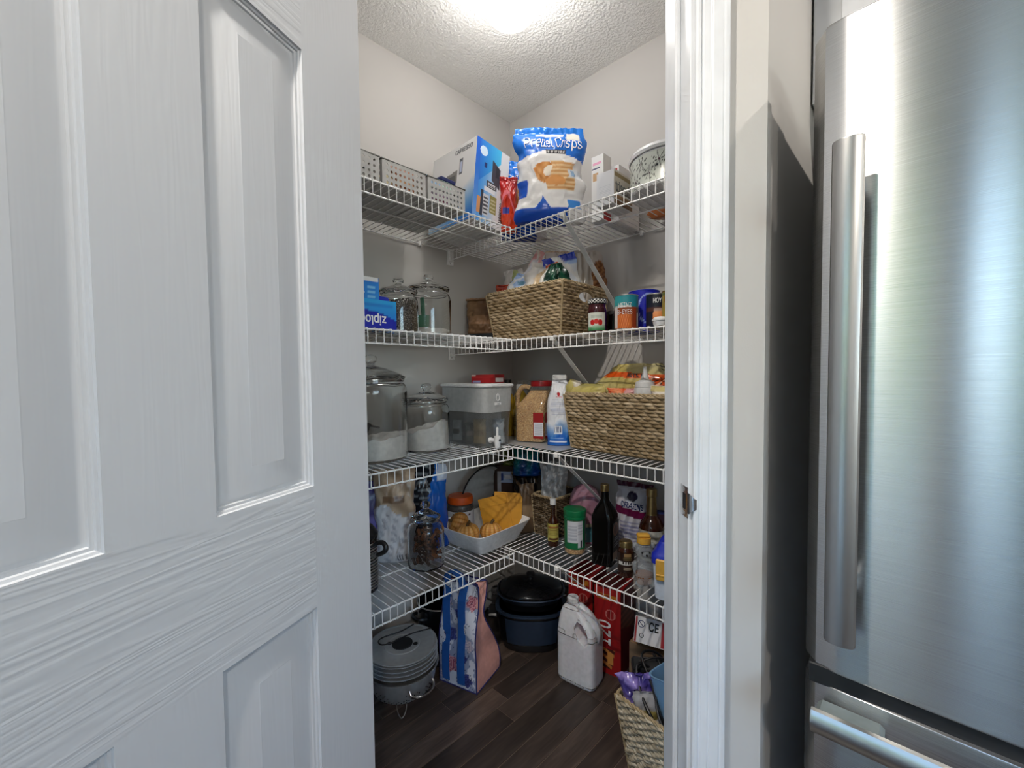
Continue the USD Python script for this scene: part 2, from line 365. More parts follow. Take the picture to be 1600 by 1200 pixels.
for za, zb in ZP:
    obj('mullion', box(X[2], X[3], -TH, 0, za, zb, 0), 'door_grain_upright', dr, smooth=False)
    for xa, xb in ((X[1], X[2]), (X[3], X[4])):
        prof = [(0, 0), (0.0008, -0.0032), (0.0035, -0.004), (0.0045, -0.0062), (0.0075, -0.0068), (0.0088, -0.009), (0.0115, -0.0098), (0.014, -0.0098), (0.048, -0.0028), (0.0495, -0.0022)]
        rings = [[(xa + o, d, za + o), (xb - o, d, za + o), (xb - o, d, zb - o), (xa + o, d, zb - o)] for o, d in prof]
        back = [[(xa, -TH, za), (xb, -TH, za), (xb, -TH, zb), (xa, -TH, zb)]]
        m = loft(back + rings); m.fix_normals()
        obj('panel', m, 'door_grain_upright', dr, smooth=18)
for z in (0.22, 1.03, 1.84):
    kn = move(lathe([(0, 0), (0.006, 0.001), (0.006, 0.088), (0, 0.089)], 14), -0.004, -TH - 0.006, z)
    obj('hinge', cat_(kn, box(-0.0015, 0.0, -TH, -0.004, z, z + 0.089, 0)), 'steel', dr, 'steel butt hinge')

# ---------------------------------------------------------------- refrigerator
FX0, FX1, FY, FTOP = 1.398, 2.16, -0.742, 1.712
fr = thing('refrigerator', 'tall stainless steel refrigerator with bar handles right of the doorway', 'refrigerator', ((FX0 + FX1) / 2, -0.36, 0))
ox, oy = (FX0 + FX1) / 2, -0.36
def slab(z0, z1, ch):
    """A door with rounded upright edges and a slight outward bow."""
    w = FX1 - FX0; pts = []
    n = 40
    for k in range(n + 1):
        x = -w / 2 + w * k / n
        e = min(x + w / 2, w / 2 - x)
        r = 0.032
        y = (r - math.sqrt(max(r * r - (r - e) ** 2, 0))) if e < r else 0.0
        y += 0.012 * (2 * x / w) ** 2
        pts.append((x, FY - oy + y))
    for k, (dx, ins) in enumerate(((w / 2, 0), (-w / 2, 0))):
        pts.append((dx, FY - oy + 0.066))
    pts = np.array(pts)
    cen = pts.mean(0)
    def ring(z, inset):
        d = pts - cen; q = cen + d * (1 - inset / np.maximum(np.linalg.norm(d, axis=1, keepdims=True), 1e-6))
        return np.column_stack([q, np.full(len(q), z)])
    m = loft([ring(z0, ch), ring(z0 + ch * 0.35, ch * 0.25), ring(z0 + ch, 0), ring(z1 - ch, 0), ring(z1 - ch * 0.35, ch * 0.25), ring(z1, ch)])
    m.fix_normals(); return m
plain('fridge_side', (120, 122, 125), 0.45, 0.3)
obj('body', box(-0.378, 0.378, -0.30, 0.33, 0.03, 1.70, 0.006), 'fridge_side', fr)
obj('door', slab(0.652, FTOP, 0.006), 'brushed_steel', fr, 'brushed stainless refrigerator door', smooth=40)
obj('freezer_drawer', slab(0.09, 0.626, 0.006), 'brushed_steel', fr, 'brushed stainless freezer drawer front', smooth=40)
obj('gasket', box(-0.372, 0.372, -0.372, -0.30, 0.622, 0.656, 0.002), 'gap_black', fr)
for sx in (-0.36, 0.30):
    obj('hinge_cover', box(sx, sx + 0.07, -0.33, -0.22, 1.70, 1.722, 0.006), 'fridge_side', fr)
for sx in (-0.34, 0.28):
    obj('foot', move(lathe([(0, 0), (0.025, 0), (0.025, 0.02), (0.012, 0.035), (0, 0.035)], 16), sx, -0.2, 0), 'gap_black', fr)
def handle(length, wid, proj):
    """A wide bar with a bowed face and returned edges, along z from 0."""
    rings = []
    prof = []
    for k in range(11):
        a = -1 + 2 * k / 10
        prof.append((a * wid / 2, -proj - 0.006 * (1 - a * a)))
    prof += [(wid / 2 + 0.002, -proj + 0.006), (wid / 2 - 0.001, -proj + 0.009), (-wid / 2 + 0.001, -proj + 0.009), (-wid / 2 - 0.002, -proj + 0.006)]
    for z, k in ((0, 0.96), (0.002, 1), (length - 0.002, 1), (length, 0.96)):
        rings.append([(x * k, -proj + (y + proj) * k, z) for x, y in prof])
    m = loft(rings); m.fix_normals(); return m
hx = 1.4545 - ox
h1 = obj('handle', move(handle(0.768, 0.036, 0.046), hx, FY - oy, 0.731), 'handle_steel', fr, 'wide upright satin steel door handle')
for z in (0.80, 1.43):
    obj('handle_post', box(hx - 0.006, hx + 0.016, FY - oy - 0.040, FY - oy + 0.002, z, z + 0.03, 0.003), 'steel', h1)
hd = handle(0.70, 0.036, 0.046)
v = hd.vertices; hd = trimesh.Trimesh(np.stack([v[:, 2], v[:, 1], v[:, 0]], 1), hd.faces, process=False); hd.fix_normals()
h2 = obj('drawer_handle', move(hd, 1.420 - ox, FY - oy, 0.592), 'handle_steel', fr, 'level satin steel drawer handle')
plain('handle_grey', (116, 124, 122), 0.5)
for x in (1.424, 2.03):
    obj('handle_post', box(x - ox, x - ox + 0.085, FY - oy - 0.040, FY - oy + 0.004, 0.580, 0.606, 0.006), 'handle_grey', h2)

# the cupboard above the refrigerator
cb = thing('wall_cupboard', 'white kitchen cupboard above the refrigerator', 'cupboard', (1.78, 0, 1.80))
obj('body', box(-0.446, 0.42, -0.33, -0.001, 0, 0.62, 0.002), 'trim_white', cb)
for x in (-0.391, 0.015):
    d = obj('door', box(x, x + 0.392, -0.352, -0.331, 0.004, 0.616, 0.003), 'trim_white', cb)
    obj('knob', move(sphere(0.013, 2), x + (0.36 if x < 0 else 0.03), -0.365, 0.06), 'steel', d)
# pot lights in the kitchen ceiling
plain('lamp_glow', (255, 244, 226), 0.5, extra={'emission_color': (1, 0.93, 0.84), 'emission_strength': 4.0})
pot = None
for i, (px, py, w) in enumerate(POTS):
    if pot is None:
        pot = thing('pot_light', 'round recessed ceiling light above the refrigerator', 'ceiling light', (px, py, CZ - 0.012), group=None)
        obj('trim_ring', lathe([(0.038, 0.0), (0.062, 0.004), (0.064, 0.0115), (0.038, 0.0115)], 28, True), 'trim_white', pot)
        obj('lens', lathe([(0, 0.004), (0.037, 0.004), (0.037, 0.010), (0, 0.010)], 24), 'lamp_glow', pot)
    else:
        dup(pot, ('round recessed ceiling light by the side window', 'round recessed ceiling light outside the pantry doorway')[i - 1], (px, py, CZ - 0.012))

# ---------------------------------------------------------------- what the refrigerator mirrors: curtains, a chair, the garden
plain('curtain_slate', (52, 60, 76), 0.85, bump=0.2, scale=300); plain('curtain_sand', (206, 184, 156), 0.85, bump=0.2, scale=300)
def curtain(label, x0, x1, look):
    t = thing('curtain', label, 'curtain', ((x0 + x1) / 2, -3.33, 0.03), 0)
    w = x1 - x0; n = 40; xs = np.linspace(-w / 2, w / 2, n); ys = 0.018 * np.sin(np.linspace(0, 2 * PI * w / 0.06, n))
    m = loft([np.array([(x, y - 0.001, z) for x, y in zip(xs, ys)] + [(x, y + 0.001, z) for x, y in zip(xs[::-1], ys[::-1])]) for z in (0, 1.0, 2.25)])
    obj('cloth', m, look, t, smooth=60)
    for k in range(3): obj('ring', move(tube([(0.016 * math.cos(a), 0, 0.016 * math.sin(a)) for a in np.arange(16) * 2 * PI / 16], 0.002, 6, True), (k - 1) * w * 0.38, 0, 2.26, rz=90), 'steel', t)
    return t
curtain('slate blue curtain beside the middle of the glazed door', 1.43, 1.56, 'curtain_slate'); curtain('sand coloured curtain at the middle of the glazed door', 1.36, 1.425, 'curtain_sand'); curtain('slate blue curtain at the left end of the glazed door', 0.62, 0.80, 'curtain_slate')
t = thing('curtain_pole', 'steel curtain pole above the glazed door', 'curtain pole', (1.50, -3.33, 2.30))
obj('pole', tube([(-1.15, 0, 0), (0, 0, 0), (1.15, 0, 0)], 0.009, 12), 'steel', t)
for s in (-1, 1): obj('bracket', box(s * 1.1 - .008, s * 1.1 + .008, -.07, .0, -.008, .008, .002), 'steel', t)
t = thing('dining_chair', 'dark high-backed dining chair by the glazed door', 'chair', (1.98, -2.75, 0), 180)
obj('seat', box(-.22, .22, -.22, .22, .43, .48, .015), 'curtain_slate', t); obj('backrest', box(-.21, .21, .17, .21, .50, 1.12, .015), 'curtain_slate', t)
for x in (-.19, .19):
    obj('leg', box(x - .018, x + .018, -.20, -.164, 0, .43, .003), 'gap_black', t); obj('leg', box(x - .018, x + .018, .172, .208, 0, .50, .003), 'gap_black', t)
plain('paving', (150, 146, 140), 0.9, bump=0.3, scale=20); plain('leaf_lime', (132, 140, 62), 0.6, bump=0.6, scale=14); plain('leaf_green', (70, 92, 44), 0.6, bump=0.6, scale=14); plain('fence_wood', (176, 150, 116), 0.8, bump=0.3, scale=30)
tag(obj('patio', box(-8, 10, -16, -3.52, -0.2, -0.04, 0), 'paving', smooth=False), 'grey garden paving outside the glazed door', 'patio', kind=S)
def shrub(label, x, y, r, h, look, seed):
    t = thing('garden_tree', label, 'tree', (x, y, -0.04))
    m = trimesh.creation.icosphere(4, 1.0); v = m.vertices; f = 0.75 + 0.5 * meshkit.fbm(v * 2.6 + seed, 4, seed)
    m = trimesh.Trimesh(v * f[:, None] * [r, r, h / 2], m.faces, process=False); m.apply_translation((0, 0, h * 0.62)); obj('crown', m, look, t, smooth=False)
    obj('trunk', tube([(0, 0, 0), (0.02, 0, h * 0.2), (0, 0, h * 0.5)], 0.07, 8), 'fence_wood', t)
shrub('lime green garden tree outside the glazed door', 0.55, -8.4, 0.55, 3.4, 'leaf_lime', 3); shrub('narrow lime green tree further right outside the glazed door', 2.3, -8.0, 0.42, 3.2, 'leaf_lime', 5); shrub('broad dark green tree beyond the fence', 5.2, -13.5, 1.6, 5.0, 'leaf_green', 7); shrub('round green tree at the far left beyond the fence', -2.6, -13.5, 1.4, 4.6, 'leaf_green', 9)
t = thing('garden_fence', 'wooden board fence at the end of the garden', 'fence', (0, -10.0, -0.04))
for k in range(60): obj('board', box(-6 + k * .2, -6 + k * .2 + .188, -.012, .012, .02, 1.25, .004), 'fence_wood', t, smooth=False)
for z in (.3, 1.0): obj('rail', box(-6, 6, .0125, .05, z, z + .08, .004), 'fence_wood', t, smooth=False)

# ---------------------------------------------------------------- pantry lamp
gl = thing('ceiling_lamp', 'frosted white glass globe lamp on the pantry ceiling', 'lamp', (PANTRY_LAMP[0], PANTRY_LAMP[1], CZ - 0.185))
mat('globe_glass', {'p': ('principled_bsdf', {'base_color': (0.86, 0.87, 0.86), 'roughness': 0.25, 'emission_color': (1.0, 0.965, 0.925), 'emission_strength': GLOBE})}, [])
R_ = 0.097
prof = [(R_ * math.sin(a), R_ - R_ * math.cos(a)) for a in np.linspace(0, 2.35, 30)] + [(0.064, 0.184), (0, 0.184)]
obj('globe', lathe(prof, 48), 'globe_glass', gl, smooth=50)
obj('collar', lathe([(0.071, 0.152), (0.085, 0.155), (0.088, 0.1848), (0.071, 0.1848)], 40, True), 'trim_white', gl)

# ---------------------------------------------------------------- wire shelves
SD = 0.406                                       # depth
SZ = [1.719, 1.297, 0.879, 0.468]
LIPH = 0.0466
RW = 0.00165
WHICH = ['top', 'second', 'third', 'lowest']
def wire(path, r, n=6):
    return tube(path, r, n)
def deck_wire(a, z):
    """One wire from the wall to the front, bent down over the lip; across = -d outwards."""
    pts = [(0, -0.004, z), (0, -SD * 0.5, z), (0, -SD + 0.006, z), (0, -SD + 0.001, z - 0.0015), (0, -SD - 0.0005, z - 0.006), (0, -SD - 0.0005, z - LIPH)]
    return tube(pts, RW, 6)
def swap(m):
    """From a run along x against the y = 0 wall to a run along -y against the x = 0 wall."""
    v = m.vertices; q = trimesh.Trimesh(np.stack([-v[:, 1], -v[:, 0], v[:, 2]], 1), m.faces[:, ::-1], process=False); return q
for lvl, z in enumerate(SZ):
    for side in ('right', 'left'):
        a0, a1 = (0.004, 1.20) if side == 'right' else (SD + 0.017, 1.48)
        t = thing('wire_shelf', f'white wire shelf along the {side} wall, ' + {0: 'topmost of four', 1: 'second from the top', 2: 'third from the top', 3: 'lowest of four'}[lvl], 'shelf')
        fx = (lambda m: m) if side == 'right' else swap
        zc = z - RW - 0.0001
        for nm, (y, zz, r) in (('front_rail', (-SD + 0.003, zc - RW - 0.0028, 0.0028)), ('lip_rail', (-SD + 0.003, z - LIPH + 0.0005, 0.0028)), ('middle_rail', (-SD * 0.5, zc - RW - 0.0026, 0.0026)), ('back_rail', (-0.008, zc - RW - 0.0026, 0.0026))):
            obj(nm, fx(tube([(a0, y, zz), ((a0 + a1) / 2, y, zz), (a1, y, zz)], r, 8)), 'wire_white', t)
        k = int((a1 - a0 - 0.008) / 0.0254)
        for i in range(k + 1):
            w = deck_wire(0, zc); w.apply_translation((a0 + 0.004 + i * 0.0254, 0, 0))
            obj('deck_wire', fx(w), 'wire_white', t)
        for x in np.arange(a0 + 0.14, a1, 0.29):
            c = box(x - 0.006, x + 0.006, -0.0125, -0.0005, z - 0.018, z + 0.004, 0.002)
            obj('wall_clip', fx(cat_(c, move(lathe([(0, 0), (0.004, 0.0), (0.003, 0.002), (0, 0.002)], 10), x, -0.0125, z - 0.012, rx=90))), 'clip_white', t)
        if side == 'right':
            # end bracket on the left wall and a strap brace down to the right wall
            b = cat_(box(0.0005, 0.006, -SD - 0.012, -SD + 0.024, z - LIPH - 0.022, z + 0.004, 0.002), box(0.0005, 0.022, -SD - 0.006, -SD + 0.014, z - LIPH - 0.006, z - LIPH - 0.002, 0.001), box(0.0005, 0.02, -SD - 0.006, -SD - 0.003, z - LIPH - 0.004, z - 0.004, 0.001))
            obj('end_bracket', b, 'clip_white', t)
            obj('screw', move(lathe([(0, 0.0015), (0.003, 0.001), (0.0035, 0)], 10), 0.0062, -SD + 0.005, z - LIPH - 0.012, ry=90), 'steel', t)
            xb = BRACE[lvl]
            p0, p1 = np.array([xb, -SD + 0.008, z - 0.012]), np.array([xb, -0.004, z - 0.325])
            d = (p1 - p0) / np.linalg.norm(p1 - p0); nrm = np.array([0, -d[2], d[1]])
            cs = [(-0.010, -0.0014), (0.010, -0.0014), (0.010, 0.0014), (-0.010, 0.0014)]
            m = loft([[p + np.array([a, 0, 0]) + nrm * b_ for a, b_ in cs] for p in (p0, p1)]); m.fix_normals()
            obj('brace', cat_(m, box(xb - 0.008, xb + 0.008, -0.006, -0.0005, z - 0.345, z - 0.31, 0.0015), box(xb - 0.008, xb + 0.008, -SD - 0.003, -SD + 0.016, z - 0.02, z - 0.004, 0.002)), 'clip_white', t)

# ---------------------------------------------------------------- builders for the goods
mat('jar_glass', {'p': ('principled_bsdf', {'base_color': (0.96, 0.975, 0.97), 'roughness': 0.02, 'transmission_weight': 1.0, 'ior': 1.45})}, [])
film('clear_film', (236, 238, 242), 0.16, 0.12)
film('pink_film', (226, 176, 196), 0.45, 0.15)
film('clear_plastic', (238, 240, 238), 0.04, 0.08)
film('bear_plastic', (226, 230, 232), 0.22, 0.1)
film('smoke_plastic', (236, 238, 239), 0.05, 0.08)
film('blue_plastic', (140, 186, 222), 0.6, 0.25)
film('purple_film', (150, 128, 205), 0.5, 0.18)
film('liner_film', (205, 208, 210), 0.55, 0.25)
def grain_look(name, cols, scale, bump=0.6, rough=0.6):
    """Loose seeds, bark or flour: cells of differing tone with relief."""
    st = [(i / (len(cols) - 1), tuple(lin(c))) for i, c in enumerate(cols)]
    mat(name, {'t': ('texture_coordinate', {}), 'v': ('voronoi_texture', {'scale': scale}), 's': ('separate_color', {}), 'r': ('rgb_ramp', {'ramp': st}),
               'p': ('principled_bsdf', {'roughness': rough}), 'b': ('bump', {'strength': bump, 'distance': 0.002, 'invert': True})},
        [('t.object', 'v.vector'), ('v.color', 's.color'), ('s.r', 'r.fac'), ('r.color', 'p.base_color'), ('v.distance', 'b.height'), ('b.normal', 'p.normal')])
grain_look('chia', [(36, 32, 30), (70, 60, 54), (120, 108, 98), (48, 42, 38), (205, 198, 190)], 380)
grain_look('barley', [(196, 146, 92), (224, 178, 120), (168, 118, 70), (238, 202, 150)], 250)
grain_look('nuts', [(120, 70, 34), (168, 104, 54), (92, 52, 28), (190, 134, 84)], 70)
grain_look('coffee', [(40, 26, 20), (72, 46, 34), (30, 20, 17)], 110)
plain('flour', (244, 238, 233), 0.95, bump=0.3, scale=60)
plain('white_plastic', (222, 223, 224), 0.3)
plain('grey_plastic', (170, 172, 172), 0.35)
plain('black_plastic', (22, 22, 24), 0.35)
plain('black_enamel', (14, 15, 18), 0.12, coat=0.5)
plain('slate_blue', (44, 58, 78), 0.3, 0.4)
plain('card_white', (226, 225, 224), 0.55)
plain('card_brown', (150, 116, 84), 0.75, bump=0.1)
plain('kraft', (134, 100, 70), 0.7, bump=0.5, scale=30)
plain('ink_black', (24, 24, 26), 0.5); plain('ink_white', (240, 240, 240), 0.45); plain('ink_navy', (20, 34, 92), 0.5); plain('ink_red', (188, 26, 30), 0.45); plain('ink_grey', (116, 118, 122), 0.5)
plain('red_plastic', (150, 20, 24), 0.35); plain('orange_plastic', (206, 84, 22), 0.4); plain('green_plastic', (16, 112, 66), 0.35); plain('blue_lid', (28, 44, 176), 0.35); plain('yellow_plastic', (216, 164, 62), 0.4)
plain('gold_metal', (176, 150, 100), 0.35, 1.0); plain('porcelain', (238, 238, 238), 0.12, coat=0.4); plain('pumpkin_stem', (92, 70, 38), 0.8)
plain('brown_liquid', (52, 22, 8), 0.1, coat=0.6); plain('dark_bottle', (8, 7, 6), 0.05, spec=0.35); plain('amber', (150, 86, 24), 0.1, coat=0.5)
plain('jam', (58, 8, 20), 0.12, coat=0.6); plain('oil', (168, 138, 44), 0.12, coat=0.5); plain('juice_pink', (164, 92, 120), 0.4)
plain('hdpe', (208, 206, 210), 0.42, extra={'subsurface_weight': 0.15, 'subsurface_scale': 0.02})
plain('wicker_rim', (166, 146, 112), 0.75, bump=0.6, scale=200)
printed('wicker', 0.75, 0.3, 400, spec=0.2)
printed('foil_print', 0.2, 0.35, 45)
printed('bag_print', 0.3, 0.2, 40)
printed('clear_print', 0.2, 0.3, 40, alpha=0.90)
printed('cloth_print', 0.8, 0.1, 300)

def shade_of(c, n, k=10, seed=0):
    r = np.random.default_rng(seed); return np.clip(np.asarray(c, float) + r.normal(0, k, (n, 1)), 0, 255)

def panel(name, parent, p0, ux, uz, w, h, fn, look='print_matte', n=48, label=None, off=0.0006):
    """A printed sheet on a flat face: p0 its lower left corner, ux along, uz up; fn(u, v) gives sRGB colours."""
    nv = max(2, int(n * h / w)); U, V = np.meshgrid(np.linspace(0, 1, n + 1), np.linspace(0, 1, nv + 1))
    ux, uz = np.asarray(ux, float), np.asarray(uz, float); nr = np.cross(ux, uz)
    P = np.asarray(p0, float) + U.reshape(-1, 1) * w * ux + V.reshape(-1, 1) * h * uz + nr * off
    c = np.zeros((len(P), 3)) + fn(U.ravel(), V.ravel())
    # a closed thin sheet: rim down to the face
    m = trimesh.Trimesh(P, grid_faces(nv + 1, n + 1, False), process=False)
    return obj(name, m, look, parent, label, smooth=False, col=c)

def on_face(m, p, ux, uz, rot=0):
    """Sets lettering from text() on a face: p its base centre, ux reading direction, uz up on the face."""
    v = m.vertices; a = math.radians(rot); x = v[:, 0] * math.cos(a) - v[:, 2] * math.sin(a); z = v[:, 0] * math.sin(a) + v[:, 2] * math.cos(a)
    ux, uz = np.asarray(ux, float), np.asarray(uz, float); nr = np.cross(ux, uz)
    return trimesh.Trimesh(np.asarray(p, float) + x[:, None] * ux + z[:, None] * uz + (-v[:, 1] + 0.0007)[:, None] * nr, m.faces, process=False)

def layer(base, *rules):
    """Colour function from a base colour and (condition(u, v), colour) rules painted over it in turn."""
    def fn(u, v):
        c = np.zeros((len(u), 3)) + np.asarray(base(u, v) if callable(base) else base, float)
        for cond, col in rules:
            k = cond(u, v); c[k] = (col(u, v)[k] if callable(col) else np.asarray(col, float))
        return c
    return fn
def rect(a, b, c, d): return lambda u, v: (u > a) & (u < b) & (v > c) & (v < d)
def ell(a, c, ra, rc): return lambda u, v: ((u - a) / ra) ** 2 + ((v - c) / rc) ** 2 < 1
def lines(a, b, c, d, n): return lambda u, v: (u > a) & (u < b) & (v > c) & (v < d) & (((v - c) / (d - c) * n) % 1 < 0.5)
def bars(a, b, c, d, n): return lambda u, v: (u > a) & (u < b) & (v > c) & (v < d) & ((np.sin(u * n * 17.3) + np.sin(u * n * 41.7)) > 0)
def mix(c0, c1, t):
    t = np.clip(t, 0, 1)[:, None]; return np.asarray(c0, float) * (1 - t) + np.asarray(c1, float) * t

class Pouch:
    """A filled soft bag: sealed crimped top, front facing -y, standing on z = 0."""
    def __init__(s, w, h, d, nu=36, nv=44, seed=0, wr=0.006, base=0.75, seal=0.07, waist=0.06, top=1.0, bend=0.0, lean=0.0):
        s.w, s.h = w, h
        U, V = np.meshgrid(np.linspace(0, 1, nu + 1), np.linspace(0, 1, nv + 1)); s.nu, s.nv = nu, nv
        tv = np.where(V < 0.12, base + (1 - base) * np.sin(V / 0.12 * PI / 2), 1.0)
        up = np.clip((V - 0.45) / (0.55 - seal), 0, 1); tv = tv * np.sqrt(np.clip(1 - up ** 2.2, 0, 1))
        pu = (1 - np.abs(2 * U - 1) ** 2.6) ** 0.55
        wid = w * (1 - waist * np.sin(V * PI)) * np.where(V > 0.6, 1 + (top - 1) * (V - 0.6) / 0.4, 1)
        nz = lambda k: (meshkit.fbm(np.stack([U * 5.5 + seed * 3.1, V * 6.5 + k * 9.7, U * 0 + k], -1), 3, seed) - 0.5) * 2
        edge = np.clip(np.minimum(U, 1 - U) * 9, 0, 1)
        x = (U - 0.5) * wid + 0.012 * nz(5) * w / 0.15
        cr = 0.0012 * np.sin(U * w / 0.004) * (V > 1 - seal)
        mid = bend * np.sin(U * PI) * (V > 0.3) * (V - 0.3) + lean * V ** 2 * h
        z = V * h + 0.02 * h * nz(7) * np.clip((V - 0.6) * 2.5, 0, 1)
        yf = mid - d / 2 * tv * pu - wr * nz(1) * edge * np.clip(V * 8, 0, 1) + cr
        yb = mid + d / 2 * tv * pu + wr * nz(2) * edge * np.clip(V * 8, 0, 1) + cr + 0.0012
        s.F, s.Bk = np.stack([x, yf, z], -1), np.stack([x, yb, z], -1)
        s.F[0, :, 2] = s.Bk[0, :, 2] = 0
        s.uv = (U.ravel(), V.ravel())
        loop = lambda k: np.vstack([s.F[k], s.Bk[k][::-1]])
        rings = [loop(k) for k in range(nv + 1)]
        v = np.vstack(rings); nc = 2 * (nu + 1)
        f = [grid_faces(nv + 1, nc, True)]
        for k, fl in ((0, True), (nv, False)):
            a = np.arange(nu); q = np.stack([k * nc + a, k * nc + a + 1, k * nc + nc - 2 - a, k * nc + nc - 1 - a], -1)
            if not fl: pass
            else: q = q[:, ::-1]
            f += [q[:, [0, 1, 2]], q[:, [0, 2, 3]]]
        s.mesh = trimesh.Trimesh(v, np.vstack(f), process=False)
        s.mu = np.concatenate([np.r_[U[k], U[k][::-1]] for k in range(nv + 1)]); s.mv = np.concatenate([np.r_[V[k], V[k][::-1]] for k in range(nv + 1)])
        s.front = np.concatenate([np.r_[np.ones(nu + 1, bool), np.zeros(nu + 1, bool)] for k in range(nv + 1)])
    def cols(s, fn, back=None):
        c = fn(s.mu, s.mv)
        if back is not None: c[~s.front] = np.asarray(back, float)
        return c
    def letter(s, m, u, v, rot=0):
        """Lettering laid on the front, its base centre at (u, v)."""
        m = trimesh.Trimesh(*trimesh.remesh.subdivide_to_size(m.vertices, m.faces, s.h / s.nv * 0.8, max_iter=12), process=False); q = m.vertices; a = math.radians(rot); X = q[:, 0] * math.cos(a) - q[:, 2] * math.sin(a); Z = q[:, 0] * math.sin(a) + q[:, 2] * math.cos(a)
        uu = np.clip(u + X / s.w, 0, 1) * s.nu; vv = np.clip(v + Z / s.h, 0, 1) * s.nv
        i, j = np.minimum(uu.astype(int), s.nu - 1), np.minimum(vv.astype(int), s.nv - 1); fu, fv = (uu - i)[:, None], (vv - j)[:, None]
        P = s.F[j, i] * (1 - fu) * (1 - fv) + s.F[j, i + 1] * fu * (1 - fv) + s.F[j + 1, i] * (1 - fu) * fv + s.F[j + 1, i + 1] * fu * fv
        P = P + np.stack([0 * fu[:, 0], q[:, 1] - 0.0020, 0 * fu[:, 0]], 1)
        return trimesh.Trimesh(P, m.faces, process=False)

def pouch(name, label, cat, loc, rz, w, h, d, fn, look='bag_print', group=None, rx=0, ry=0, back=None, part='bag', **kw):
    t = thing(name, label, cat, loc, rz, group, rx=rx, ry=ry)
    p = Pouch(w, h, d, **kw)
    obj(part, p.mesh, look, t, smooth=True, col=p.cols(fn, back))
    return t, p

def can(name, label, loc, rz, R, H, fn, top='steel', group=None, n=72):
    t = thing(name, label, 'can', loc, rz, group)
    obj('body', lathe([(0, 0), (R - 0.001, 0), (R + 0.0008, 0.0012), (R + 0.0008, 0.003), (R - 0.0006, 0.004), (R - 0.0006, H - 0.004), (R + 0.0008, H - 0.003), (R + 0.0008, H - 0.0008), (R - 0.0015, H), (R - 0.002, H - 0.003), (R - 0.006, H - 0.0035), (R - 0.008, H - 0.0028), (0, H - 0.0028)], 48), top, t)
    label_band('label', t, R, 0.0045, H - 0.0045, fn, n=n)
    return t

def label_band(name, t, R, z0, z1, fn, look='print_can', a0=-180, a1=180, n=72, label=None, R2=None, th=0.0004):
    """A printed sleeve on a cylinder; u runs along the angle from a0 to a1 (0 faces -y)."""
    nv = 24; U, V = np.meshgrid(np.linspace(0, 1, n + 1), np.linspace(0, 1, nv + 1))
    A = np.radians(a0 + (a1 - a0) * U); rr = R + th + ((R2 or R) - R) * V
    P = np.stack([rr * np.sin(A), -rr * np.cos(A), z0 + (z1 - z0) * V], -1).reshape(-1, 3)
    return obj(name, trimesh.Trimesh(P, grid_faces(nv + 1, n + 1, False), process=False), look, t, label, smooth=True, col=np.zeros((U.size, 3)) + fn(U.ravel(), V.ravel()))

def jar_body(R, h, Rn, lip=0.004, t=0.0035):
    """A hollow glass jar: straight wall, shoulder, mouth of radius Rn."""
    out = [(0, 0), (R * 0.9, 0), (R * 0.97, 0.003), (R, 0.012), (R, h - 0.045)] + [(Rn + (R - Rn) * math.cos(a) ** 1.0, h - 0.045 + 0.03 * math.sin(a)) for a in np.linspace(0.2, PI / 2, 7)] + [(Rn, h - 0.008), (Rn + lip, h - 0.005), (Rn + lip, h)]
    inn = [(Rn - t, h)] + [(Rn - t + (R - Rn) * math.cos(a), h - 0.048 + 0.03 * math.sin(a)) for a in np.linspace(PI / 2, 0.2, 7)] + [(R - t, h - 0.048), (R - t, 0.016), (R * 0.93, 0.008), (0, 0.008)]
    return lathe(out + inn, 56)
def glass_lid(Rn, H, kn=0.019):
    """A domed glass lid with a round knob."""
    return lathe([(0, 0), (Rn - 0.006, -0.010), (Rn - 0.004, 0), (Rn + 0.006, 0), (Rn + 0.008, 0.003), (Rn + 0.006, 0.008), (Rn * 0.8, H * 0.28), (Rn * 0.45, H * 0.45), (kn * 0.62, H * 0.55), (kn * 0.6, H * 0.62), (kn * 0.95, H * 0.72), (kn, H * 0.82), (kn * 0.85, H * 0.94), (kn * 0.4, H), (0, H)], 48)
def heap(R, h0, h1, seed=0, n=40, amp=0.012, tilt=0.0):
    """Loose fill for a jar: a cylinder with an uneven top."""
    rings = [[(0.001 * math.cos(a), 0.001 * math.sin(a), h0) for a in np.arange(n) * 2 * PI / n]]
    ang = np.arange(n) * 2 * PI / n
    for k in range(1, 5): rings.append([(R * k / 4 * math.cos(a), R * k / 4 * math.sin(a), h0) for a in ang])
    def top(x, y): return h1 + amp * 2 * (meshkit.fbm(np.stack([x * 22 + seed, y * 22, x * 0], -1), 3, seed) - 0.5) + tilt * (x + y) / R
    for zf in (0.5, 1.0):
        x, y = R * np.cos(ang), R * np.sin(ang); rings.append(np.stack([x, y, h0 + (top(x, y) - h0) * zf], 1))
    for k in range(9, 0, -1):
        x, y = R * k / 10 * np.cos(ang), R * k / 10 * np.sin(ang); rings.append(np.stack([x, y, top(x, y)], 1))
    return loft(rings)

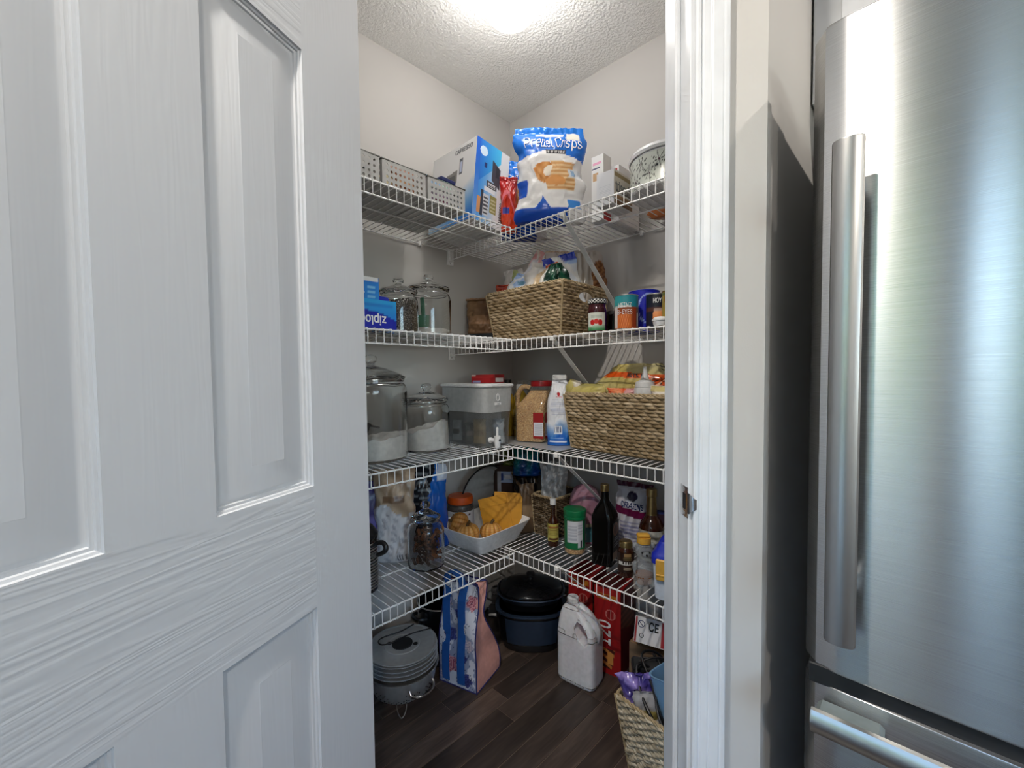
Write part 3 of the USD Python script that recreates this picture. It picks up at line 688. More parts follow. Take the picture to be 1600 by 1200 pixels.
def basket(name, label, loc, rz, W, D, H, Wb, Db, seed, hole=None, strand=0.0112, cell=0.020, cat='basket', tone=(148, 128, 98), sx=0.0, group=None):
    """A woven seagrass basket: strands over and under uprights, braided rim; hole: grip openings in the two ends."""
    t = thing(name, label, cat, loc, rz, group)
    rows = int(H / strand); per = 2 * (W + D); cells = int(per / cell) // 2 * 2
    ns, nv = cells * 6, rows * 6
    sA = np.arange(ns) / ns; vA = np.arange(nv + 1) / nv
    def ring(w, d):
        r = 0.016; L = np.array([w - 2 * r, PI / 2 * r, d - 2 * r, PI / 2 * r] * 2); cum = np.r_[0, np.cumsum(L)]; s_ = sA * cum[-1]
        out = np.zeros((ns, 2)); nrm = np.zeros((ns, 2))
        segs = [((-w / 2 + r, -d / 2), (1, 0), None), ((w / 2 - r, -d / 2 + r), None, -PI / 2), ((w / 2, -d / 2 + r), (0, 1), None), ((w / 2 - r, d / 2 - r), None, 0), ((w / 2 - r, d / 2), (-1, 0), None), ((-w / 2 + r, d / 2 - r), None, PI / 2), ((-w / 2, d / 2 - r), (0, -1), None), ((-w / 2 + r, -d / 2 + r), None, PI)]
        for k, (p, dr_, a0) in enumerate(segs):
            on = (s_ >= cum[k]) & (s_ < cum[k + 1] + 1e-12); q = s_[on] - cum[k]
            if dr_ is not None:
                out[on] = np.array(p) + q[:, None] * np.array(dr_); nrm[on] = (dr_[1], -dr_[0])
            else:
                a = a0 + q / r; nrm[on] = np.stack([np.cos(a), np.sin(a)], 1); out[on] = np.array(p) + r * nrm[on]
        return out, nrm
    rg = np.random.default_rng(seed)
    jit = rg.normal(0, 0.25, rows + 1); tonej = rg.normal(0, 15, (rows + 1, cells)); strip = rg.normal(0, 9, rows + 1)
    rings, cols, keep = [], [], []
    row_i = np.minimum((vA * rows).astype(int), rows - 1); fr = vA * rows - row_i
    for k in range(nv + 1):
        w, d = Wb + (W - Wb) * vA[k], Db + (D - Db) * vA[k]
        p, nr = ring(w, d); r_ = row_i[k]
        ph = sA * cells + 0.5 * (fr[k] - 0.5) + jit[r_]
        wave = np.cos(PI * (ph + r_))
        disp = (0.0036 * wave + 0.0052) * math.sin(PI * fr[k]) ** 0.8 - 0.003
        q = p + nr * disp[:, None]
        rings.append(np.column_stack([q[:, 0] + sx * (vA[k] - 0.5), q[:, 1], np.full(ns, vA[k] * H)]))
        ci = np.floor(ph / 1.0).astype(int) % cells
        c = np.asarray(tone, float) + (tonej[r_, ci] + strip[r_])[:, None] + 26 * (np.sin(PI * 2 * (ph * 1.0 + fr[k] * 0.8)) > 0.72)[:, None]
        cols.append(c)
    v = np.vstack(rings); f = grid_faces(nv + 1, ns, True)
    c = np.vstack(cols)
    uprights = (np.abs(((np.arange(ns) / 4 / 6) % 1) - 0.5) < 0.05)
    cut = None
    if hole:
        hw, hz, hh = hole                      # half width, centre height, half height
        cen = v[f].mean(1); on_end = np.abs(cen[:, 0] - sx * (cen[:, 2] / H - 0.5)) > (Wb / 2 - 0.02)
        cut = on_end & ((cen[:, 1] / hw) ** 2 + ((cen[:, 2] - hz) / hh) ** 2 < 1)
        f = f[~cut]
    obj('weave', trimesh.Trimesh(v, f, process=False), 'wicker', t, smooth=True, col=np.clip(c, 20, 235), kind='stuff')
    # lining wall, floor, rim
    th = 0.009
    q = [np.column_stack([ring(Wb + (W - Wb) * a - 2 * th, Db + (D - Db) * a - 2 * th)[0] + [sx * (a - 0.5), 0], np.full(ns, H * a)]) for a in np.linspace(0.02, 1, 24)]
    q = [r[::4] for r in q]; m = loft(q, (True, False)); m.invert()
    if hole:
        cen = m.triangles_center; on_end = np.abs(cen[:, 0] - sx * (cen[:, 2] / H - 0.5)) > (Wb / 2 - 0.025)
        m.update_faces(~(on_end & ((cen[:, 1] / hw) ** 2 + ((cen[:, 2] - hz) / hh) ** 2 < 1)))
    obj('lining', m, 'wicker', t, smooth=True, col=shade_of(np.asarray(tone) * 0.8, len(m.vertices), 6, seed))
    p, _ = ring(W - th, D - th)
    a = np.arange(0, ns, 2)
    for ph in (0, 1):
        wv = np.sin(a / ns * per / 0.016 * PI + ph * PI)
        pth = np.column_stack([p[a, 0] * (1 + 0.003 * wv / W) + sx * 0.5, p[a, 1] * (1 + 0.003 * wv / D), H + 0.0035 * np.cos(a / ns * per / 0.016 * PI + ph * PI)])
        obj('rim_braid', tube(pth, 0.0042, 6, True), 'wicker_rim', t)
    for sx_, sy_ in ((-1, -1), (1, -1), (1, 1), (-1, 1)):
        lo = np.array([sx_ * (Wb / 2 - 0.0035) - sx * 0.5, sy_ * (Db / 2 - 0.0035), 0.004]); hi = np.array([sx_ * (W / 2 - 0.0035) + sx * 0.5, sy_ * (D / 2 - 0.0035), H - 0.002])
        m = tube([lo + (hi - lo) * k / 30 + np.array([sx_, sy_, 0]) * (0.0009 * (k % 2)) for k in range(31)], 0.0042, 6); obj('corner_binding', m, 'wicker_rim', t)
    if hole:
        for s_ in (-1, 1):
            ww = Wb + (W - Wb) * hz / H
            pth = [(s_ * (Wb / 2 + (W - Wb) / 2 * (hz + hh * math.sin(b)) / H - 0.004) + sx * ((hz + hh * math.sin(b)) / H - 0.5), hw * math.cos(b), hz + hh * math.sin(b)) for b in np.arange(36) * 2 * PI / 36]
            obj('grip_binding', tube(pth, 0.006, 7, True), 'wicker_rim', t)
    return t

# ---------------------------------------------------------------- top shelf
Z1_ = SZ[0] + 0.0002
from shapely.geometry import Polygon, Point, box as sbox
def perforated(w, h, nx, nz, r, skip=0.016):
    """A sheet w by h with a grid of round holes, in the xz plane, 1.2 mm thick."""
    s = sbox(-w / 2, 0, w / 2, h)
    hs = [Point(-w / 2 + skip + (w - 2 * skip) * i / (nx - 1), 0.013 + (h - 0.028) * j / (nz - 1)).buffer(r, 3) for i in range(nx) for j in range(nz)]
    from shapely.ops import unary_union
    m = trimesh.creation.extrude_polygon(s.difference(unary_union(hs)), 0.0012, engine='earcut')
    v = m.vertices; return trimesh.Trimesh(np.stack([v[:, 0], v[:, 2], v[:, 1]], 1), m.faces[:, ::-1], process=False)
plain('bin_metal', (196, 196, 194), 0.35, 0.25); plain('bin_rim', (112, 112, 108), 0.35, 0.8)
def bin_(name, label, y0, y1, x0=0.09, x1=0.384, h=0.079):
    w, d = y1 - y0, x1 - x0
    t = thing(name, label, 'bin', (x1, (y0 + y1) / 2, Z1_), 90, 'perforated bins on the top shelf')
    # local: front at y = 0 facing -y (world +x), depth along +y
    nx = int(w / 0.0165); nd = int(d / 0.0165)
    obj('front_panel', perforated(w, h, nx, 4, 0.0042), 'bin_metal', t, smooth=False)
    obj('back_panel', move(perforated(w, h, 4, 2, 0.0034), 0, d - 0.0012, 0), 'bin_metal', t, smooth=False)
    for s in (-1, 1):
        obj('side_panel', move(perforated(d - 0.003, h, nd, 4, 0.0042), s * (w / 2 - 0.0006) + 0.0006, d / 2, 0, rz=90), 'bin_metal', t, smooth=False)
    obj('base', box(-w / 2 + 0.0015, w / 2 - 0.0015, 0.0015, d - 0.0015, 0, 0.002, 0.0004), 'bin_metal', t, smooth=False)
    obj('rim', tube([(-w / 2, 0, h), (w / 2, 0, h), (w / 2, d, h), (-w / 2, d, h)], 0.0028, 8, True), 'bin_rim', t)
    return t
bin_('perforated_bin', 'perforated metal bin on the top shelf, half hidden by the door', -1.115, -0.951)
bin_('perforated_bin', 'perforated metal bin in the middle of three on the top shelf', -0.942, -0.790)
bin_('perforated_bin', 'perforated metal bin with a blue packet on top, next to the appliance carton', -0.781, -0.628)
def flat_pack(name, label, cat, loc, rz, w, d, h, col, col2, seed, group=None, rx=0, ry=0, look='bag_print'):
    t = thing(name, label, cat, loc, rz, group, rx=rx, ry=ry)
    p = Pouch(w, h, d, nu=20, nv=20, seed=seed, wr=0.004)
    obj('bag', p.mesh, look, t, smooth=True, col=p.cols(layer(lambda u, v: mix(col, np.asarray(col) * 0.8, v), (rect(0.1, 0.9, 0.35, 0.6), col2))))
    return t
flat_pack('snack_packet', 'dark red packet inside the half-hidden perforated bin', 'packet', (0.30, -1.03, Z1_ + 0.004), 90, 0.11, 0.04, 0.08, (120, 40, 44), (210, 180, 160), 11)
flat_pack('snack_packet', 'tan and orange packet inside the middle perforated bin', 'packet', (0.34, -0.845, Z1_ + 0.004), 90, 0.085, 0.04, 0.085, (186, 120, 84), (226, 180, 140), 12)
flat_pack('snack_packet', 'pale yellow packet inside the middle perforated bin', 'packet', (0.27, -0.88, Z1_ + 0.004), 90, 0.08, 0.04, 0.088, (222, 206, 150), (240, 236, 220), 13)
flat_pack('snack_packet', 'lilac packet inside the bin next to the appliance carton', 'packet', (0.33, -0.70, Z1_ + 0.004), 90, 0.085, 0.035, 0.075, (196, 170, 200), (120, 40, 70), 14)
t = thing('flat_carton', 'thin pale green and blue carton lying in the bin beside the appliance carton', 'carton', (0.25, -0.715, Z1_ + 0.066), 90)
obj('body', box(-0.058, 0.058, -0.10, 0.05, 0, 0.034, 0.001), 'card_white', t, smooth=False)
panel('front_print', t, (-0.058, -0.10, 0), (1, 0, 0), (0, 0, 1), 0.116, 0.034, layer((196, 226, 214), (rect(0, .55, .3, 1), (150, 190, 230)), (rect(0, .45, .72, 1), (40, 90, 190))))
t = thing('navy_packet', 'small navy packet lying on the thin carton in the third bin', 'packet', (0.320, -0.672, Z1_ + 0.1005), 94)
obj('body', box(-0.034, 0.034, -0.03, 0.03, 0, 0.016, 0.004), 'ink_navy', t)

# the appliance carton, leaning a little towards the corner
t = thing('appliance_carton', 'large white and blue appliance carton standing tilted on the top shelf', 'carton', (0.0, -0.380, Z1_ + 0.001), 0, rx=-6.5)
x0, x1, w, h = 0.055, 0.328, 0.172, 0.312
obj('body', box(x0, x1, -w, 0, 0, h, 0.0015), 'card_white', t, smooth=False)
bl = (20, 112, 214)
panel('front_print', t, (x1, -w, 0), (0, 1, 0), (0, 0, 1), w, h, layer(lambda u, v: mix((226, 227, 230), (30, 130, 224), np.clip(1.15 - u * 1.5 - np.abs(v - .72) * .35, 0, 1)), (lambda u, v: (u < .75) & (v > .42) & (v - u * .55 > .42), lambda u, v: mix((22, 100, 206), (70, 190, 236), u * 1.4)),
      (lambda u, v: (u < .12), lambda u, v: mix((120, 170, 230), (20, 96, 206), v * 1.2)), (ell(.22, .87, .11, .06), (208, 228, 246)), (lambda u, v: (np.abs(u - .62) < .13) & (np.abs(v - .66 - (u - .62) * -.3) < .13), (66, 62, 74)), (lambda u, v: (np.abs(u - .66) < .05) & (np.abs(v - .70) < .07), (40, 38, 50)),
      (rect(.26, .33, .68, .74), (24, 46, 110)), (rect(.36, .66, .46, .54), (60, 58, 66)), (lines(.39, .62, .47, .53, 3), (222, 222, 226)), (rect(.30, .62, .40, .46), (232, 234, 238)), (rect(.10, .22, .10, .30), (214, 150, 96)), (rect(.20, .28, .08, .40), (50, 56, 72)), (rect(.28, .44, .10, .36), (210, 212, 216)), (lines(.29, .43, .12, .35, 5), (74, 76, 84)), (rect(.48, .68, .16, .38), (150, 142, 84)), (lines(.50, .66, .18, .36, 4), (196, 190, 150))), n=80)
panel('side_print', t, (x0, -w, 0), (1, 0, 0), (0, 0, 1), x1 - x0, h, layer(lambda u, v: mix((224, 224, 224), (24, 120, 214), np.clip(1.2 - v * 2.2 - (1 - u) * .9, 0, 1)), (lambda u, v: (np.abs(u - .47) < .14) & (np.abs(v - .60 - (u - .47) * .1) < .085), (128, 126, 122)), (lambda u, v: (np.abs(u - .47) < .10) & (np.abs(v - .585) < .055), (92, 92, 92)),
      (lambda u, v: (np.abs(u - .68) < .035) & (np.abs(v - .72) < .10), (96, 98, 106)), (lambda u, v: (np.abs(u - .685) < .018) & (np.abs(v - .71) < .07), (190, 200, 222))), n=70)
obj('lettering', on_face(text('CAPRESSO', 0.017, True, 0.105), (x1 - 0.075, -w, h - 0.032), (1, 0, 0), (0, 0, 1), 0), 'ink_grey', t, smooth=False)
obj('lettering', on_face(text('CAPRESSO', 0.015, True, 0.085), (x1, -0.022, 0.066), (0, 1, 0), (0, 0, 1), 90), 'ink_black', t, smooth=False)

# the bags in the corner
pretz = layer((232, 230, 228), (lambda u, v: v > .66 - .10 * np.sin(u * 3.0) * 0 + .05 * np.cos((u - .45) * 5), lambda u, v: mix((16, 92, 196), (32, 128, 222), v * 1.3 - .5)), (rect(.26, .70, .875, .925), (236, 236, 234)), (lines(.29, .68, .885, .915, 2), (150, 170, 200)), (rect(.74, .92, .84, .93), (232, 228, 214)), (rect(.38, .74, .675, .72), (46, 44, 48)), (lambda u, v: (u > .40) & (u < .72) & (v > .685) & (v < .71) & (np.sin(u * 160) > -.1), (216, 214, 212)),
    (lambda u, v: ((u - .40) / .15) ** 2 + ((v - .48) / .11) ** 2 < 1, lambda u, v: mix((196, 122, 56), (226, 168, 104), .5 + .5 * np.sin(u * 60) * np.cos(v * 50))), (ell(.44, .50, .06, .05), (238, 226, 206)),
    (lambda u, v: (u > .46) & (u < .86) & (v > .30) & (v < .60) & (v < .62 - (u - .46) * .1), lambda u, v: mix((206, 146, 86), (236, 206, 160), .5 + .5 * np.sin(v * 150))), (ell(.57, .40, .12, .055), (214, 148, 84)), (rect(.76, .97, .44, .52), (222, 226, 230)), (rect(.80, .86, .45, .51), (130, 160, 190)),
    (lambda u, v: (v < .24 - .9 * np.abs(u - .36)) | ((v < .13) & (u < .8)), lambda u, v: mix((12, 66, 176), (26, 100, 210), v * 5)), (lambda u, v: (u < .10) & (v < .42) & (v > .24), (18, 80, 190)), (rect(.78, .94, .13, .21), (60, 140, 222)))
t, p = pouch('snack_bag', 'large blue and white pretzel bag standing on the top shelf', 'snack bag', (0.522, -0.332, Z1_), 45, 0.258, 0.352, 0.10, pretz, nu=64, nv=84, seed=4, wr=0.0055, waist=0.05, top=1.02, look='foil_print', base=0.5)
obj('lettering', p.letter(text('Pretzel Crisps', 0.042, False, 0.205, 0.15), .53, .745), 'ink_white', t, smooth=False)
t, p = pouch('snack_bag', 'second blue and white pretzel bag tucked behind the large one', 'snack bag', (0.333, -0.272, Z1_), 48, 0.19, 0.315, 0.09, pretz, nu=40, nv=56, seed=9, wr=0.008, look='foil_print')
obj('lettering', p.letter(text('Pretzel Crisps', 0.030, False, 0.15, 0.25), .50, .70), 'ink_white', t, smooth=False)
t, p = pouch('snack_bag', 'narrow red and orange bag between the appliance carton and the pretzel bags', 'snack bag', (0.352, -0.376, Z1_), 52, 0.068, 0.215, 0.04, layer(lambda u, v: mix((214, 66, 30), (176, 26, 26), v * 1.4 - .3), (lambda u, v: np.abs(v - .5 - .2 * np.sin(u * 5)) < .05, (222, 110, 120)), (rect(.1, .5, .3, .42), (60, 70, 150))), seed=21, wr=0.008, look='foil_print')
# cartons
def carton(name, label, loc, rz, w, d, h, fn=None, fs=None, look='card_white', cat='box', group=None, rx=0, ry=0, n=44):
    """A carton whose front (width w) faces -y and whose right end faces +x."""
    t = thing(name, label, cat, loc, rz, group, rx=rx, ry=ry)
    obj('body', box(-w / 2, w / 2, -d / 2, d / 2, 0, h, 0.0012), look, t, smooth=False)
    if fn: panel('front_print', t, (-w / 2, -d / 2, 0), (1, 0, 0), (0, 0, 1), w, h, fn, n=n)
    if fs: panel('end_print', t, (w / 2, -d / 2, 0), (0, 1, 0), (0, 0, 1), d, h, fs, n=n)
    return t
t = carton('food_box', 'tall white food box with a red lower panel beside the pretzel bag', (0.667, -0.208, Z1_), 0, 0.050, 0.05, 0.235,
           layer((230, 229, 228), (rect(.0, .7, .80, .82), (60, 70, 100)), (rect(.1, .8, .86, .90), (226, 160, 190)), (rect(.1, .55, .62, .74), (196, 160, 120))), layer((222, 220, 216), (rect(0, 1, 0, .44), (186, 26, 28)), (rect(.1, .5, .44, .58), (196, 160, 110)), (lines(.05, .9, .05, .2, 4), (120, 24, 24))))
obj('lettering', on_face(text('Cris', 0.022, True, 0.05), (0.025, 0.0, 0.075), (0, 1, 0), (0, 0, 1)), 'ink_white', t, smooth=False)
carton('food_box', 'white food box with blue and red flashes behind the cracker box', (0.690, -0.100, Z1_), 0, 0.062, 0.15, 0.205, layer((228, 228, 228), (rect(.1, .45, .74, .95), (40, 120, 190)), (rect(.6, .9, .82, .95), (190, 30, 34)), (rect(.4, .9, .70, .8), (210, 150, 90))), layer((226, 224, 222), (lambda u, v: (v > .9 - u * .2) & (u > .8), (200, 90, 90))))
t = carton('food_box', 'white cracker box with brown lettering beside the floral canister', (0.764, -0.278, Z1_), 0, 0.066, 0.12, 0.110, layer((226, 227, 230), (lines(.15, .8, .2, .6, 9), (214, 216, 220))), layer((214, 206, 192), (rect(0, 1, .80, .95), (150, 128, 84)), (lambda u, v: v < .3, lambda u, v: mix((120, 84, 56), (176, 140, 100), v * 3)), (rect(.1, .9, .36, .42), (110, 100, 92))))
obj('lettering', on_face(text('triscuit', 0.030, True, 0.10), (0.033, -0.002, 0.045), (0, 1, 0), (0, 0, 1)), 'ink_grey', t, smooth=False)
# floral canister with a pale lid
t = thing('canister', 'white canister with black flower pattern and a wide pale lid', 'canister', (0.942, -0.262, Z1_))
Rf, hf = 0.112, 0.104
obj('body', lathe([(0, 0), (Rf - 0.004, 0), (Rf, 0.004), (Rf, hf - 0.002), (Rf - 0.003, hf), (0, hf)], 64), 'porcelain', t)
def floral(u, v):
    c = np.zeros((len(u), 3)) + np.array([212, 216, 206]); rg = np.random.default_rng(5)
    x, z = u * 2 * PI * Rf, v * (hf - 0.01)
    for k in range(24):
        fx, fz = (k % 12 + 0.5 * (k // 12)) * 2 * PI * Rf / 12 + rg.normal(0, .004), (0.026, 0.070)[k // 12] + rg.normal(0, .004)
        dx, dz = x - fx, z - fz; r, a = np.hypot(dx, dz), np.arctan2(dz, dx)
        pet = (r < 0.026) & (r > 0.004) & (np.abs(np.sin(a * 4 + k)) < 0.0030 / np.maximum(r, .002))
        leaf = (np.abs(r - 0.017) < 0.0016) & (np.sin(a * 8 + k) > .2)
        c[pet] = (36, 34, 40); c[leaf] = (70, 76, 66); c[r < 0.0028] = (60, 16, 40)
        if k % 3 == 0: c[np.hypot(dx - .022, dz - .016) < .0045] = (30, 32, 34)
    return c
label_band('pattern', t, Rf, 0.006, hf - 0.006, floral, 'print_gloss', n=420, th=0.0005)
obj('lid', lathe([(0, hf + 0.0005), (Rf + 0.004, hf + 0.0005), (Rf + 0.006, hf + 0.008), (Rf + 0.002, hf + 0.018), (Rf * 0.7, hf + 0.034), (Rf * 0.3, hf + 0.042), (0, hf + 0.043)], 64), 'porcelain', t)
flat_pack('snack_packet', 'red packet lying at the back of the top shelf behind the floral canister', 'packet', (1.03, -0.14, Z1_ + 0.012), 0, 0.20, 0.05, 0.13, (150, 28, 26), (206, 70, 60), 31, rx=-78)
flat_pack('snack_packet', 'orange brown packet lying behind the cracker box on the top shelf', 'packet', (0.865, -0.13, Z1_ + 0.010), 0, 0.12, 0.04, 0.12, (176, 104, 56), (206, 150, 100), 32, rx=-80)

# ---------------------------------------------------------------- second shelf
Z2_ = SZ[1] + 0.0002
zip_face = layer(lambda u, v: mix((20, 110, 214), (34, 160, 226), v * 1.1), (lambda u, v: v < .62 - 1.1 * (u - .45) ** 2, (16, 34, 168)), (rect(.35, .95, .74, .88), (150, 214, 240)), (lines(.36, .94, .75, .87, 2), (24, 130, 214)))
t = carton('bag_carton', 'blue sandwich bag carton set upside down at the front of the second shelf', (0.345, -1.003, Z2_), 90, 0.195, 0.078, 0.083, zip_face, lambda u, v: mix((20, 120, 214), (30, 60, 180), v), 'ink_navy', 'carton')
obj('lettering', on_face(text('ziploc', 0.026, True, 0.082), (0.022, -0.039, 0.036), (1, 0, 0), (0, 0, 1), 180), 'ink_white', t, smooth=False)
t = carton('bag_carton', 'blue and white bag carton resting on the upside-down carton', (0.340, -1.030, Z2_ + 0.0835), 90, 0.152, 0.06, 0.066, layer(lambda u, v: mix((30, 134, 218), (24, 120, 210), v), (rect(.0, .70, .0, .84), (18, 40, 170)), (rect(0, 1, .84, 1.01), (222, 224, 226)), (lines(.76, .92, .1, .7, 3), (120, 190, 236))), lambda u, v: mix((30, 134, 218), (24, 120, 210), v), 'ink_navy', 'carton')
obj('lettering', on_face(text('ziploc', 0.022, True, 0.056), (0.024, -0.03, 0.030), (1, 0, 0), (0, 0, 1), 90), 'ink_white', t, smooth=False)
t = carton('bag_carton', 'light blue bag carton with a raised flap behind the upside-down carton', (0.262, -0.905, Z2_), 96, 0.09, 0.06, 0.085, lambda u, v: mix((28, 120, 214), (46, 160, 226), v), lambda u, v: mix((28, 120, 214), (46, 150, 226), v), 'ink_navy', 'carton')
f = box(-0.04, 0.04, -0.001, 0.0, 0, 0.04, 0.0004); obj('flap', move(f, 0, -0.03, 0.085, rx=-35), 'blue_lid', t, smooth=False)

def glass_jar(name, label, loc, R, H, body, Rn, fill=None, group=None):
    t = thing(name, label, 'jar', loc, 0, group)
    obj('glass_body', jar_body(R, body, Rn), 'jar_glass', t, smooth=30)
    obj('glass_lid', move(glass_lid(Rn, H - body), 0, 0, body + 0.0004), 'jar_glass', t, 'clear glass lid with a round knob', smooth=30)
    if fill: obj(fill[0], heap(R - 0.005, 0.0095, fill[2], *fill[3:]), fill[1], t, fill[4] if False else None, smooth=40)
    return t
glass_jar('glass_jar', 'glass jar filled with dark seeds beside the blue cartons', (0.22, -0.797, Z2_), 0.067, 0.200, 0.148, 0.058, ('seeds', 'chia', 0.118, 3, 40, 0.006))
glass_jar('glass_jar', 'large glass jar with a little white rice and a green scoop', (0.165, -0.632, Z2_), 0.084, 0.248, 0.188, 0.072, ('rice', 'flour', 0.034, 5, 40, 0.006))
t = thing('green_scoop', 'translucent green plastic scoop standing in the large rice jar', 'scoop', (0.152, -0.655, Z2_ + 0.047), 40, rx=8)
film('green_plastic_clear', (120, 176, 150), 0.6, 0.2)
m = loft([se(0.050, 0.044, 0, 3), se(0.058, 0.05, 0.045, 3), se(0.055, 0.047, 0.045, 3), se(0.046, 0.04, 0.003, 3)], (True, True)); obj('cup', m, 'green_plastic_clear', t)
obj('handle', box(-0.008, 0.008, 0.022, 0.028, 0.03, 0.115, 0.003), 'green_plastic_clear', t)
# kraft bag on a dark box in the corner
t = carton('dark_box', 'small dark box under the brown paper bag in the corner', (0.095, -0.290, Z2_), 20, 0.15, 0.10, 0.045, layer((34, 40, 46), (rect(.1, .9, .3, .6), (70, 84, 90))), None, 'black_plastic')
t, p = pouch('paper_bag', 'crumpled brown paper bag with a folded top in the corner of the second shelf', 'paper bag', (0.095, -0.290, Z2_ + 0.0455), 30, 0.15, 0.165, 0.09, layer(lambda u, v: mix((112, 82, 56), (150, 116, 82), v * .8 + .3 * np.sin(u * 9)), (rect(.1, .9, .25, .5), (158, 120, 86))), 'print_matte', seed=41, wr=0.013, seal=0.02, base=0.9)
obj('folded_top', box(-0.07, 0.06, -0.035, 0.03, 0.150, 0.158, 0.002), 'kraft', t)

BH = 0.192
basket('seagrass_basket', 'woven seagrass basket heaped with bagged bread on the second shelf', (0.422, -0.236, Z2_), 0, 0.405, 0.308, BH, 0.350, 0.262, 7, hole=(0.052, 0.150, 0.024))
def snack(label, loc, rz, w, h, d, fn, seed, look='bag_print', rx=0, ry=0, name='food_bag', cat='food bag', group=None, **kw):
    return pouch(name, label, cat, loc, rz, w, h, d, fn, look, group, rx, ry, seed=seed, wr=kw.pop('wr', 0.010), nu=kw.pop('nu', 26), nv=kw.pop('nv', 30), **kw)
bz = Z2_ + 0.012
snack('red and orange bag at the left end of the second-shelf basket', (0.268, -0.300, bz + 0.125), 30, 0.11, 0.105, 0.06, layer(lambda u, v: mix((150, 34, 20), (206, 84, 50), .5 + .5 * np.sin(u * 12 + v * 9))), 51, wr=0.014)
snack('white, green and purple printed bag at the left of the second-shelf basket', (0.278, -0.225, bz + 0.09), 50, 0.12, 0.215, 0.06, layer((224, 222, 218), (lambda u, v: np.abs(u - v * .6) < .12, (196, 206, 140)), (rect(.55, .95, .72, .86), (104, 26, 70)), (ell(.4, .7, .15, .07), (120, 140, 90))), 52, top=0.7, ry=-10, wr=0.014)
snack('pale blue and white bag in front of the bread in the second-shelf basket', (0.345, -0.328, bz + 0.10), 32, 0.14, 0.155, 0.055, layer((226, 228, 230), (lambda u, v: v > .72 - .5 * u, lambda u, v: mix((150, 180, 224), (200, 214, 234), u)), (ell(.4, .75, .15, .06), (90, 140, 170)), (lambda u, v: np.sin(u * 13 - v * 17) > .8, (236, 236, 236))), 53, top=0.6, ry=16, wr=0.014)
snack('clear bread bag with a twisted pink top rising from the second-shelf basket', (0.375, -0.245, bz + 0.09), 45, 0.175, 0.265, 0.11, layer((222, 206, 190), (lambda u, v: (np.sin(u * 20 + v * 14) > .5), (236, 230, 224)), (lambda u, v: (v > .66 + .1 * u) & (np.sin(u * 25 + v * 8) > -.2), (222, 160, 156)), (ell(.6, .62, .2, .10), (190, 140, 96)), (rect(.0, .3, .4, .85), (234, 232, 236))), 54, 'clear_print', waist=0.0, top=0.55, wr=0.018, ry=11)
snack('bag of tortillas with cream discs showing in the second-shelf basket', (0.432, -0.300, bz + 0.09), 42, 0.18, 0.195, 0.085, layer((232, 227, 221), (ell(.55, .62, .32, .26), lambda u, v: mix((212, 178, 130), (234, 214, 182), .5 + .5 * np.sin(u * 34) * np.cos(v * 31)))), 55, 'foil_print', top=0.75, ry=14, wr=0.014)
snack('bag of tan crackers behind the tortillas in the second-shelf basket', (0.455, -0.185, bz + 0.09), 45, 0.15, 0.262, 0.06, layer(lambda u, v: mix((150, 112, 66), (196, 160, 108), .5 + .5 * np.sin(u * 60)), (rect(0, 1, .80, 1), (206, 196, 188))), 56, 'clear_print', top=0.8)
t = thing('bag_clip', 'orange plastic clip on the cracker bag', 'clip', (0.482, -0.262, bz + 0.262), 45, ry=-22)
obj('jaw', loft([se(0.055, 0.008, 0, 4), se(0.06, 0.014, 0.008, 4), se(0.05, 0.012, 0.022, 4)]), 'orange_plastic', t); obj('spring', box(-0.012, 0.012, -0.009, -0.005, 0.004, 0.02, 0.002), 'orange_plastic', t)
snack('clear zip bag with a blue zip strip in the second-shelf basket', (0.535, -0.215, bz + 0.08), 42, 0.135, 0.240, 0.045, layer((222, 227, 234), (lambda u, v: v > .88, (26, 56, 178)), (lambda u, v: (v < .88) & (v > .80), (170, 198, 238)), (lambda u, v: np.sin(u * 8 + v * 11) > .6, (236, 236, 234))), 57, 'foil_print', ry=-13, top=1.0, seal=0.14)
snack('dark green foil bag at the front corner of the second-shelf basket', (0.535, -0.312, bz + 0.09), 45, 0.135, 0.175, 0.05, layer(lambda u, v: mix((10, 44, 32), (24, 78, 56), .5 + .5 * np.sin(u * 16 + v * 12)), (lambda u, v: u < .3 - .3 * v, (214, 212, 206))), 58, 'foil_print', wr=0.018, top=0.35)
snack('tall silvery clear bag near the right end of the second-shelf basket', (0.552, -0.172, bz + 0.06), 45, 0.095, 0.27, 0.05, layer(lambda u, v: mix((160, 148, 134), (216, 210, 202), .5 + .5 * np.sin(u * 21)), (rect(0, 1, 0, .3), (170, 140, 104))), 59, 'clear_print')
snack('clear bag of brown nuts at the right end of the second-shelf basket', (0.545, -0.130, bz + 0.08), 42, 0.17, 0.265, 0.08, layer(lambda u, v: mix((98, 54, 26), (186, 128, 78), .5 + .5 * np.sin(u * 38 + np.cos(v * 40) * 3)), (lambda u, v: v > .78 + .06 * np.sin(u * 9), (206, 196, 186))), 60, 'clear_print', top=0.7, wr=0.014)

